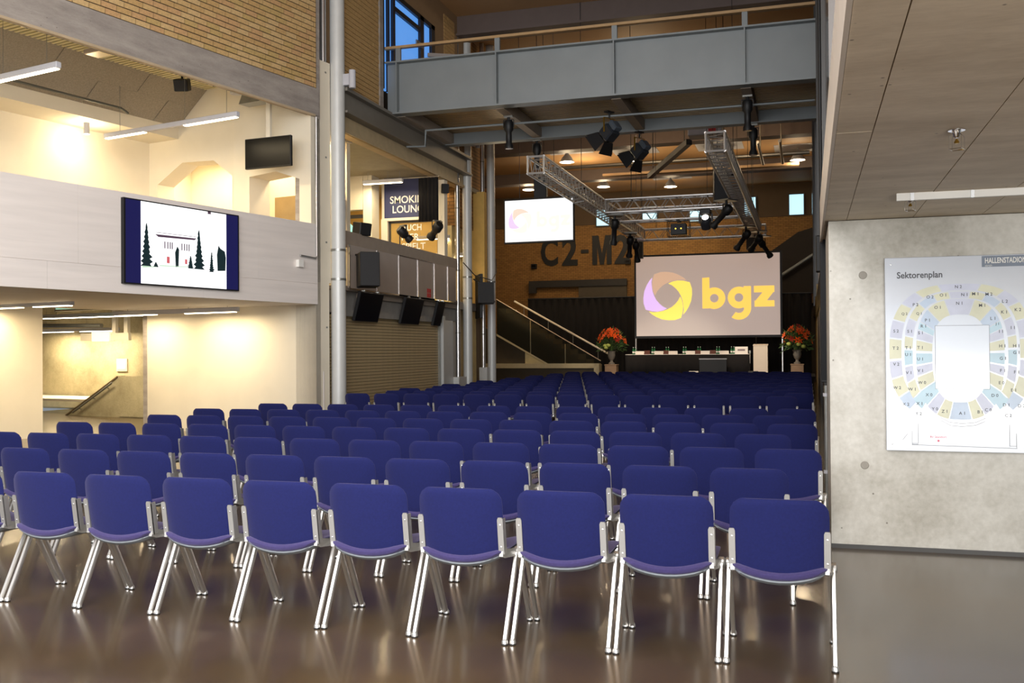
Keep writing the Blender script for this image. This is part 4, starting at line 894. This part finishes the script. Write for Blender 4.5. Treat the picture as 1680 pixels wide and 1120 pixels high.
# dark stair flight rising at the far right
m = MB(); m.prism([(-2.7, 44.5, 0), (.3, 44.5, 0), (.3, 44.5, 6.8), (-.4, 44.5, 6.6), (-2.7, 44.5, 5.0)], (0, 1.5, 0))
st = struct('wall_back_stair', m, pm('dark_stair_flank', (34, 28, 25), .8), 'dark flank of the stair flight at far right')
MB().tube([(-1.2, 44.3, 4.65), (.28, 44.3, 5.6)], .07, 8).build('handrail', M_STEELB, st, smooth=True)
MB().box(-.95, .28, 44.25, 44.4, 3.45, 3.85).build('landing_edge', M_DPLAS, st)
t = thing('side_curtain', 'brown gathered curtain beside the projection screen', 'curtain', (-.35, 37.4, 1.0))
m = MB(); n = 16; vs = []
for j in range(2):
    for i in range(n + 1): vs.append((-.4 + .9 * i / n * (1 if j else .8), .06 * math.sin(i * 2.1), j * 2.5))
m.add(vs, [(i, i + 1, n + 2 + i, n + 1 + i) for i in range(n)]); o = m.build('cloth', pm('brown_curtain', (96, 58, 42), .9, var=.2), t, smooth=True); sm_ = o.modifiers.new('thick', 'SOLIDIFY'); sm_.thickness = .02
MB().tube([(-.5, 0, 2.52), (.55, 0, 2.52)], .02, 6).build('rod', M_BLACK, t)
# =================================================================== STAGE
SZ = .58
t = thing('stage_platform', 'low black stage platform under the podium table', 'stage', (-3.2, 34.3, 0)); MB().box(-3.75, 3.4, -1.75, 2.2, .5, SZ).build('deck', M_CLOTH, t); MB().box(-3.7, 3.35, -1.72, 2.15, 0, .5).build('skirt', M_CLOTH, t)
t = thing('stage_backdrop', 'wide black backdrop curtain behind the stage', 'curtain', (-10.6, 36.9, 0))
m = MB(); n = 120; vs = []
for j in range(2):
    for i in range(n + 1): vs.append((10.7 * i / n, .06 * math.sin(i * 1.9), 3.46 * j + .02))
m.add(vs, [(i, i + 1, n + 2 + i, n + 1 + i) for i in range(n)]); o = m.build('cloth', M_CURT, t, smooth=True); sm_ = o.modifiers.new('thick', 'SOLIDIFY'); sm_.thickness = .02
MB().tube([(0, 0, 3.5), (10.7, 0, 3.5)], .03, 8).build('rod', M_BLACK, t)
t = thing('podium_table', 'long podium table under black cloth with white top edge', 'table', (-3.9, 33.55, SZ))
MB().box(-2.15, 2.0, -.38, .38, .70, .735).build('tabletop', M_CARD, t)
m = MB(); n = 60; vs = []
for j in range(2):
    for i in range(n + 1): vs.append((-2.15 + 4.15 * i / n, -.4 - .015 * math.sin(i * 1.7) * (1 - j), .715 * j + .005))
m.add(vs, [(i, i + 1, n + 2 + i, n + 1 + i) for i in range(n)]); o = m.build('cloth_front', M_CLOTH, t, smooth=True); sm_ = o.modifiers.new('thick', 'SOLIDIFY'); sm_.thickness = .012
MB().box(2.0, 2.02, -.39, .39, .0, .72).build('cloth_side', M_CLOTH, t); MB().prism([(2.025, -.40, .72), (2.025, -.2, .72), (2.025, -.36, .42)], (.01, 0, 0)).build('cloth_corner', M_CARD, t)
for x in (-2.0, 1.85):
    for y in (-.3, .3): MB().box(x, x + .05, y - .025, y + .025, 0, .70).build('leg', M_ALU, t)
ZT = SZ + .735
bot = MB().lathe([(.0, 0), (.033, 0), (.034, .12), (.03, .15), (.013, .19), (.012, .23)], 12).mesh('glass_body', M_BOTTLE, True)
cap = MB().lathe([(.0, .23), (.014, .23), (.014, .25), (.0, .25)], 10).mesh('cap', M_WHITEP); lbl = MB().lathe([(.0345, .045), (.0345, .10)], 12).mesh('paper_label', M_WHITEP)
seats = [-5.78, -5.12, -4.64, -4.05, -3.56, -2.93, -2.45]
NTH = ['leftmost', 'second', 'third', 'fourth', 'fifth', 'sixth', 'rightmost']
for i, x in enumerate(seats):
    for k in range(2):
        b = thing('water_bottle', 'green water bottle, %s of the pair at the %s place on podium table' % (('left', 'right')[k], NTH[i]), 'bottle', (x - .04 + k * .085, 33.45 - .06 * k, ZT), 0, 'water bottles on the podium table')
        obj('glass_body', bot, b); obj('cap', cap, b); obj('paper_label', lbl, b)
    big = i == 6
    c = thing('name_card', 'white folded name card at the %s place on podium table' % NTH[i], 'name card', (x + (.22 if not big else .3), 33.25, ZT), 0, 'name cards on the podium table')
    w_, h_ = (.15, .11) if not big else (.21, .24)
    MB().prism([(-w_, -.05, 0), (w_, -.05, 0), (w_, 0, h_), (-w_, 0, h_)], (0, .004, 0)).build('front_leaf', M_CARD, c); MB().prism([(-w_, .05, 0), (w_, .05, 0), (w_, .0, h_), (-w_, .0, h_)], (0, .004, 0)).build('rear_leaf', M_CARD, c)
    if big: MB().box(-.12, .12, -.034, -.03, .10, .16).build('printed_line', pm('grey_print', (150, 130, 130), .6), c)
    if i in (0, 1, 3, 4): 
        g = thing('brown_folder_stand', 'brown stand beside the %s name card on podium table' % NTH[i], 'stand', (x + .46, 33.3, ZT), 0, 'brown stands on the podium table'); MB().prism([(-.1, -.05, 0), (.1, -.05, 0), (.1, .03, .13), (-.1, .03, .13)], (0, .03, 0)).build('stand_panel', M_BROWN, g); MB().box(-.1, .1, -.06, -.04, 0, .02).build('stand_lip', M_BROWN, g)
    gl = thing('drinking_glass', 'drinking glass at the %s place on podium table' % NTH[i], 'glass', (x + .09 if not big else x + .56, 33.55, ZT), 0, 'drinking glasses on the podium table')
    MB().lathe([(.0, 0), (.028, 0), (.034, .11), (.031, .11), (.025, .008), (.0, .008)], 12).build('tumbler', glass('clear_glass', (220, 230, 230), .03, .4), gl, smooth=True); MB().lathe([(.0, .009), (.026, .009), (.029, .06), (.0, .06)], 12).build('water', glass('water', (200, 220, 220), .02, .3), gl)
t = thing('lectern', 'cream box lectern to the right of the podium table', 'lectern', (-1.52, 33.2, SZ)); MB().cbox(-.23, .23, -.22, .22, 0, 1.0, .006).build('body', pm('cream_lectern', (236, 218, 196), .5, var=.02), t)
MB().prism([(-.24, -.23, 1.0), (-.24, .23, 1.0), (-.24, .23, 1.06), (-.24, -.23, 1.02)], (.48, 0, 0)).build('reading_top', pm('cream_lectern', (236, 218, 196), .5), t)
MB().tube([(-.15, .1, 1.05), (-.15, .05, 1.25), (-.15, -.05, 1.33)], .008, 6).build('microphone', M_BLACK, t)
t = thing('confidence_monitor', 'black floor monitor with pale top edge before the podium table', 'screen', (-3.04, 32.75, SZ)); MB().cbox(-.45, .45, -.04, .04, .02, .56, .01).build('casing', M_BLACK, t); MB().box(-.45, .45, -.05, .05, .56, .59).build('top_edge', M_GREYP, t); MB().box(-.3, .3, -.12, .12, 0, .03).build('foot', M_BLACK, t)
for lab, x, mt_ in (('small pale box on the stage left of the floor monitor', -3.68, M_CARD), ('small dark box at the stage front below the table', -4.95, M_PCAP), ('low dark box at the foot of the lectern', -1.75, M_DOORD)):
    t = thing('stage_box', lab, 'box', (x, 32.8, SZ)); MB().cbox(-.16, .16, -.08, .08, 0, .17 if mt_ is not M_PCAP else .15, .01).build('casing', mt_, t); MB().box(-.12, .12, -.084, -.08, .03, .1).build('front_panel', M_DOORD, t)
# flower arrangements
def lily(): 
    m = MB()
    for k in range(6):
        a = k * math.pi / 3; d = Vector((math.cos(a), math.sin(a), 0)); s_ = Vector((-math.sin(a), math.cos(a), 0))
        m.face([Vector((0, 0, 0)), d * .05 + s_ * .024 + Vector((0, 0, .045)), d * .115 + Vector((0, 0, .045)), d * .05 - s_ * .024 + Vector((0, 0, .045))])
    return m
ME_LILY = lily().mesh('blossom', M_ORNG); ME_RUS = lily().mesh('blossom', M_RUSSET)
ME_ROUND = MB().lathe([(.0, -.06), (.06, -.04), (.08, 0), (.06, .05), (.0, .07)], 10).mesh('round_bloom', M_LIME, True)
def bouquet(label, plabel, x, y, seed):
    rnd = random.Random(seed)
    p = thing('pedestal', plabel, 'pedestal', (x, y, SZ), 0, 'pedestals under the flowers'); MB().cbox(-.20, .20, -.20, .20, 0, .38, .01).build('body', M_PEDW, p); MB().cbox(-.215, .215, -.215, .215, .36, .40, .006).build('top_slab', M_PEDW, p)
    t = thing('flower_arrangement', label, 'flowers', (x, y, SZ + .40), 0, 'orange flower arrangements on the stage')
    MB().lathe([(.11, 0), (.11, .04), (.06, .07), (.045, .13), (.10, .2), (.13, .30), (.125, .40), (.16, .46), (.145, .46), (.11, .40), (.0, .38)], 20).build('urn', M_STONE, t, smooth=True)
    m = MB()
    for i in range(420):
        th = rnd.uniform(0, 6.283); el = rnd.uniform(-.35, 1.45); R_ = rnd.uniform(.18, .50) * (1 if el > .1 else .9)
        c = Vector((math.cos(th) * math.cos(el) * R_, math.sin(th) * math.cos(el) * R_, .62 + math.sin(el) * R_ * 1.15))
        d = Vector((math.cos(th) * math.cos(el), math.sin(th) * math.cos(el), math.sin(el) + rnd.uniform(-.5, .5))).normalized(); s_ = d.cross(Vector((rnd.random(), rnd.random(), rnd.random()))).normalized()
        ln = rnd.uniform(.08, .2); wd = rnd.uniform(.014, .03); n_ = d.cross(s_) * .015
        m.face([c, c + d * ln * .5 + s_ * wd + n_, c + d * ln, c + d * ln * .5 - s_ * wd + n_])
    for i in range(30):
        th = rnd.uniform(0, 6.283); q = rnd.uniform(.1, .42); m.tube([(0, 0, .42), (math.cos(th) * q, math.sin(th) * q, rnd.uniform(.7, 1.15))], .005, 4)
    fo = m.build('foliage', M_LEAF, t); fo['kind'] = 'stuff'
    for i in range(26):
        th = rnd.uniform(3.3, 6.1) if i < 18 else rnd.uniform(0, 6.283); el = rnd.uniform(.1, 1.35); R_ = rnd.uniform(.38, .48)
        o = obj('blossom', ME_RUS if i % 7 == 3 else ME_LILY, t, (math.cos(th) * math.cos(el) * R_, math.sin(th) * math.cos(el) * R_, .64 + math.sin(el) * R_ * 1.2))
        o.rotation_euler = (math.pi / 2 - el * .7, rnd.uniform(-.4, .4), th + math.pi / 2); o.scale = (1.15,) * 3
    for i in range(3):
        th = rnd.uniform(3.9, 5.5); obj('round_bloom', ME_ROUND, t, (math.cos(th) * .42, math.sin(th) * .42, .60 + rnd.uniform(-.04, .06)))
bouquet('orange lily arrangement in stone urn left of the podium table', 'square wooden pedestal under the left flower urn', -6.5, 33.0, 3)
bouquet('orange lily arrangement in stone urn right of the lectern', 'square wooden pedestal under the right flower urn', -.36, 33.0, 5)
# stage light from the truss spots
spot('stage_front_light', (-3.9, 28.6, 4.7), (-4.5, 33.3, 1.0), 620, (1, .85, .66), 48, .7)
spot('stage_front_light', (-2.6, 28.6, 4.7), (-1.35, 33.2, 1.0), 900, (1, .86, .68), 30, .7)
spot('stage_left_flower_light', (-5.2, 28.3, 4.62), (-6.5, 33.0, 1.7), 380, (1, .82, .6), 30, .7)
spot('wall_uplight', (-6.3, 46.2, 4.4), (-6.3, 48.9, 6.0), 130, (1, .8, .45), 80, .5)
# =================================================================== FAR STAIRS WITH GLASS BALUSTRADE
t = thing('far_staircase', 'concrete stair with dark glass balustrade and steel handrail left of the stage', 'stairs', (-11.0, 34.0, 0))
MB().box(-2, 3.85, .0, .3, .83, 1.0).build('plinth_beam', M_PLAST, t); MB().box(3.66, 3.85, 0, .3, 0, .83).build('plinth_post', M_PLAST, t); MB().box(-2, 3.66, .12, .25, 0, .83).build('plinth_infill', pm('olive_infill', (76, 66, 48), .7), t)
m = MB()
for i in range(12): x = 3.6 - i * .3; m.box(x - .3, x, .3, 1.7, .0, 1.0 + i * .19 - .05 - 0)
m.build('steps', M_PLAST, t)
for i in range(3):
    a, b = i / 3 + .004, (i + 1) / 3 - .004
    top = lambda u: (0 + 3.9 * u, 3.36 - 2.28 * u); bot_ = lambda u: (3.9 * u, max(1.0, 2.08 - 2.2 * u))
    pts = [top(a), top(b), bot_(b), bot_((a + b) / 2), bot_(a)]
    MB().prism([(x, .05, z) for x, z in pts], (0, .015, 0)).build('glass_panel', glass('smoked_glass', (40, 40, 34), .06, .72), t)
MB().tube([(0, .06, 3.37), (3.9, .06, 1.09)], .018, 6).build('glass_edge_rail', pm('pale_edge_rail', (214, 190, 164), .4), t, smooth=True)
MB().tube([(.5, .7, 3.32), (4.23, .7, 1.24)], .035, 8).build('handrail', pm('lit_look_handrail', (236, 226, 206), .35, metal=.2), t, smooth=True)  # steel handrail coloured pale, the light falling on it is in the colour
m = MB()
for u in (.1, .35, .6, .85): m.tube([(.5 + 3.73 * u, .7, 3.32 - 2.08 * u), (.5 + 3.73 * u, .7, 2.4 - 1.6 * u)], .012, 6)
m.build('baluster', M_DUCT, t)
MB().prism([(0, .045, 2.10), (1.95, .045, 1.0), (1.85, .045, 1.0), (0, .045, 2.02)], (0, .03, 0)).build('stringer_edge', M_PLAST, t)
MB().prism([(-1.5, .2, 1.0), (1.05, .2, 1.0), (1.05, .2, 1.48), (-1.5, .2, 2.9)], (0, .05, 0)).build('soffit_panel', pm('olive_infill', (76, 66, 48), .7), t)
MB().prism([(1.05, .2, 1.0), (1.9, .2, 1.0), (1.05, .2, 1.46)], (0, .05, 0)).build('stringer_flank', pm('yellow_cream', (236, 216, 158), .6), t)
area('stair_lamp', (-9.8, 33.2, 4.6), (-9.6, 34, 1), 1.0, .5, 40, WARM)
# =================================================================== RIGHT SIDE THINGS
t = thing('sector_plan_board', 'white Sektorenplan seating map on the concrete wall', 'board', (.54, 7.62, .737))
BW_, BH_ = 1.55, 1.41
MB().cbox(0, BW_, 0, .035, 0, BH_, .003).build('board_panel', M_BOARD, t)
PX = lambda x: (x / 2.947 + 1340 - 1452) / (1680 - 1452) * (1.469 - .546)      # plan measures -> metres on the board
PZ = lambda y: 1.405 - (y / 2.947 + 380 - 424) / 313 * 1.405
pcol = {'y': pm('plan_yellow', (208, 207, 176), .3), 'b': pm('plan_blue', (180, 197, 218), .3), 'l': pm('plan_lilac', (192, 196, 215), .3), 'c': pm('plan_cyan', (174, 204, 218), .3)}
PC = (694, 588)
def pang(x, y, rx, rt_, rb_):
    X = (x - PC[0]) / rx; Z = (PC[1] - y) / (rt_ if y < PC[1] else rb_); e = 1.35
    return math.degrees(math.atan2(math.copysign(abs(Z) ** e, Z), math.copysign(abs(X) ** e, X))) % 360
def ppt(a, rx, rt_, rb_):
    c, s_ = math.cos(math.radians(a)), math.sin(math.radians(a)); e = 1 / 1.35
    return PC[0] + rx * math.copysign(abs(c) ** e, c), PC[1] - (rt_ if s_ > 0 else rb_) * math.copysign(abs(s_) ** e, s_)
def psector(col, a0, a1, ri, ro, n=6):
    out = [ppt(a0 + (a1 - a0) * i / n, *ro) for i in range(n + 1)] + [ppt(a1 + (a0 - a1) * i / n, *ri) for i in range(n + 1)]
    MB().face([(PX(x), -.0012 - (400 - ri[0]) * 3e-6, PZ(y)) for x, y in out]).build('plan_sector', pcol[col], t)
def pring(lst, ri, ro, last):
    rm = tuple((p + q) / 2 for p, q in zip(ri, ro)); A = [pang(x, y, *rm) for c, x, y in lst]
    bd = [180 - (A[0] + A[1]) / 2 if False else None]; ed = [(A[i] + A[i + 1]) / 2 for i in range(len(A) - 1)]
    lo = 180 - ed[0]
    psector(lst[0][0], lo + .6, ed[0] - .6, ri, ro)
    for i in range(1, len(A)):
        hi = ed[i] if i < len(ed) else last
        if i == len(A) - 1 and last >= 270: psector(lst[i][0], ed[i - 1] + .6, 540 - ed[i - 1] - .6, ri, ro); break
        psector(lst[i][0], ed[i - 1] + .6, hi - .6, ri, ro); psector(lst[i][0], 180 - hi + .6, 180 - ed[i - 1] - .6, ri, ro)
pring([('l', 690, 272), ('y', 552, 312), ('l', 481, 353), ('y', 426, 397), ('l', 383, 478), ('y', 380, 560), ('l', 382, 650), ('y', 385, 750), ('b', 428, 829)], (285, 300, 268), (345, 330, 320), 231)
pring([('l', 694, 310), ('y', 615, 310), ('b', 545, 345), ('y', 497, 397), ('l', 450, 470), ('y', 441, 545), ('c', 441, 600), ('l', 443, 678), ('y', 458, 757), ('c', 494, 825)], (230, 262, 262), (270, 292, 312), 233)
pring([('l', 693, 350), ('y', 588, 362), ('b', 530, 425), ('c', 512, 460), ('l', 503, 492), ('y', 500, 558), ('c', 500, 613), ('l', 500, 668), ('y', 505, 720), ('c', 535, 790), ('l', 570, 850), ('y', 616, 861), ('b', 694, 869)], (134, 185, 230), (212, 258, 312), 270)
m = MB(); m.face([(PX(x), -.002, PZ(y)) for x, y in ((575, 455), (835, 455), (835, 755), (575, 755))]); m.build('plan_rink', M_BOARD, t)
m = MB()
def ln(x0, y0, x1, y1, w=1.6):
    d = Vector((x1 - x0, y1 - y0)).normalized(); n = Vector((-d.y, d.x)) * w
    m.face([(PX(x0 + n.x), -.0025, PZ(y0 + n.y)), (PX(x1 + n.x), -.0025, PZ(y1 + n.y)), (PX(x1 - n.x), -.0025, PZ(y1 - n.y)), (PX(x0 - n.x), -.0025, PZ(y0 - n.y))])
for a in ((458, 955, 458, 1020), (488, 920, 488, 1015), (458, 1020, 488, 1020), (458, 1015, 488, 1015), (925, 920, 925, 1020), (957, 960, 957, 1028), (925, 1020, 957, 1020), (595, 890, 640, 912), (640, 912, 700, 918), (700, 918, 765, 912), (765, 912, 812, 892), (600, 905, 645, 928), (645, 928, 700, 932), (700, 932, 765, 926), (765, 926, 812, 906), (455, 1022, 960, 1030), (575, 455, 835, 455), (835, 455, 835, 755), (835, 755, 575, 755), (575, 755, 575, 455), (410, 1000, 435, 970)): ln(*a, w=.9)
m.build('plan_lines', pm('pale_ink', (120, 124, 132), .5), t)
m = MB()
LB = [("N 2", 690, 272), ("O 2", 552, 318), ("O 1", 615, 310), ("N 1", 718, 310), ("M 1", 770, 307), ("M 2", 835, 310), ("L 2", 910, 345), ("K 2", 970, 385), ("P 2", 481, 353), ("Q 2", 426, 397), ("Q 1", 497, 397), ("O 1", 588, 368), ("N 1", 693, 350), ("M 1", 802, 362), ("K 1", 905, 395), ("P 1", 538, 428), ("R 1", 518, 456), ("S 1", 503, 488), ("L 1", 852, 424), ("J 1", 872, 451), ("I 1", 890, 485), ("I 1", 945, 468), ("S 2", 383, 478), ("S 1", 450, 480), ("T 2", 380, 560), ("T 1", 441, 559), ("T 1", 500, 558), ("H 1", 895, 553), ("H 1", 960, 553), ("G 1", 960, 584), ("U 1", 441, 591), ("U 1", 500, 613), ("G 1", 897, 611), ("V 2", 382, 637), ("V 1", 443, 678), ("V 1", 500, 668), ("F 1", 895, 668), ("F 1", 960, 675), ("W 0", 508, 725), ("E 0", 890, 725), ("W 2", 385, 750), ("W 1", 458, 757), ("E 1", 945, 759), ("X 0", 542, 783), ("D 0", 858, 784), ("X 2", 428, 829), ("X 1", 494, 825), ("D 1", 910, 828), ("D 2", 982, 832), ("Y 0", 570, 850), ("Z 1", 616, 861), ("A 1", 700, 869), ("B 1", 787, 862), ("C 0", 826, 852), ("Y 2", 490, 873), ("C 2", 920, 877)]
for s_, x, y in LB: addtext(m, s_, PX(x), PZ(y), -.003, h=.022, center=True, bold=.012)
m.build('sector_letters', M_INK, t)['kind'] = 'stuff'
m = MB(); addtext(m, 'Sektorenplan', PX(390), PZ(236), -.003, w=PX(613) - PX(390), h=.062, bold=.018); m.build('title_lettering', pm('title_ink', (74, 76, 82), .5), t)
MB().box(PX(803), PX(803) + .33, -.002, .0, PZ(182), PZ(131)).build('name_band', M_INKB, t)
m = MB(); addtext(m, 'HALLENSTADION', PX(818), PZ(166), -.0035, w=.265, h=.040, bold=.02); addtext(m, 'zürich', PX(818), PZ(180), -.0035, h=.013, bold=.0); m.build('name_lettering', M_WHITEP, t)
m = MB(); addtext(m, 'Ihr Standort', PX(545), PZ(988), -.003, w=PX(625) - PX(545), h=.018, bold=.0); m.lathe([(.0, 0), (.008, 0), (.0, .001)], 12, (PX(586), -.003, PZ(1001)), Matrix.Rotation(math.pi / 2, 3, 'X')); m.build('location_mark', pm('pink_ink', (232, 120, 140), .5), t)
m = MB()
for x, z in ((.04, BH_ - .05), (.04, .05)): m.lathe([(.006, 0), (.005, .003), (0, .004)], 8, (x, 0, z), Matrix.Rotation(math.pi / 2, 3, 'X'))
m.build('fixing_screw', M_CHROME, t)
# sprinklers under slab
for lab, x, y in (('chrome sprinkler head on the slab above the plan', .63, 4.64), ('chrome sprinkler head below the strip light end', .625, 6.62)):
    t = thing('sprinkler', lab, 'sprinkler', (x, y, 2.444), 0, 'chrome sprinklers under the slab')
    MB().lathe([(.036, -.004), (.036, 0), (.014, 0)], 18).build('rose_plate', M_CHROME, t); MB().lathe([(.016, -.012), (.02, -.004), (.012, -.03), (.006, -.035)], 12).build('nozzle', M_CHROME, t, smooth=True)
    m = MB()
    for k in range(4): a = k * math.pi / 2 + .4; d = Vector((math.cos(a), math.sin(a), 0)); m.tube([d * .014 + Vector((0, 0, -.01)), d * .036 + Vector((0, 0, -.03)), d * .036 + Vector((0, 0, -.085))], .002, 5)
    for k in range(4): a = k * math.pi / 2 + .4; b = a + math.pi / 2; m.tube([(math.cos(a) * .036, math.sin(a) * .036, -.085), (math.cos(b) * .036, math.sin(b) * .036, -.085)], .002, 5)
    m.build('guard_cage', M_CHROME, t); MB().lathe([(.008, -.06), (.012, -.055), (.003, -.04)], 10).build('deflector', M_BRASS, t)
t = thing('strip_light', 'thin white track light under the slab by the wall', 'lamp', (.53, 6.46, 2.40)); MB().box(0, 4, -.015, .015, 0, .045).build('track', M_WHITEP, t)
for x in (.08, .42, 1.2): MB().box(x, x + .02, -.018, .018, -.001, .05).build('clip', M_ALU, t)
t = thing('black_side_screen', 'tall black display edge beside the concrete wall corner', 'screen', (.20, 9.25, 1.18)); MB().cbox(-.095, .14, -.03, .05, 0, 1.42, .006).build('casing', M_BLACK, t); MB().box(-.09, .13, -.034, -.03, .02, 1.4).build('glass_panel', pm('satin_black', (22, 22, 24), .5, spec=.2), t); MB().box(-.05, .1, .05, .1, .3, 1.3).build('wall_bracket', M_DUCT, t)
t = thing('standpipe', 'slim grey vertical pipe behind the seat ends', 'pipe', (.15, 9.3, .0)); MB().tube([(0, 0, .0), (0, 0, 1.15)], .022, 10).build('pipe_run', M_DUCT, t, smooth=True)
for z in (.35, 1.05): MB().lathe([(.03, z), (.03, z + .03)], 12).build('clip', M_GREYP, t)
for i, (y0, y1, z1) in enumerate(((15, 17.5, 2.3), (20, 23.5, 2.4), (27, 33, 2.5))):
    struct('door_%d' % (i + 2), MB().box(.30, .34, y0, y1, 0, z1).box(.285, .30, y0, y0 + .08, 0, z1).box(.285, .3, y1 - .08, y1, 0, z1), M_DOORD, 'dark side door, %s along the right wall' % ORD[i])
t = thing('black_wall_speaker', 'black slim loudspeaker on the right wall above the seats', 'loudspeaker', (.18, 14.2, 2.55)); MB().cbox(-.07, .05, -.12, .12, 0, .5, .01).build('cabinet', M_BLACK, t); MB().box(.05, .17, -.03, .03, .2, .3).build('bracket', M_ALU, t)
tag(MB().tube([(.16, 12.5, 2.95), (.16, 12.5, 9.4)], .02, 8).build('riser_cable', M_BLACK, smooth=True), 'thin black riser cable on the dark right wall', 'cable')
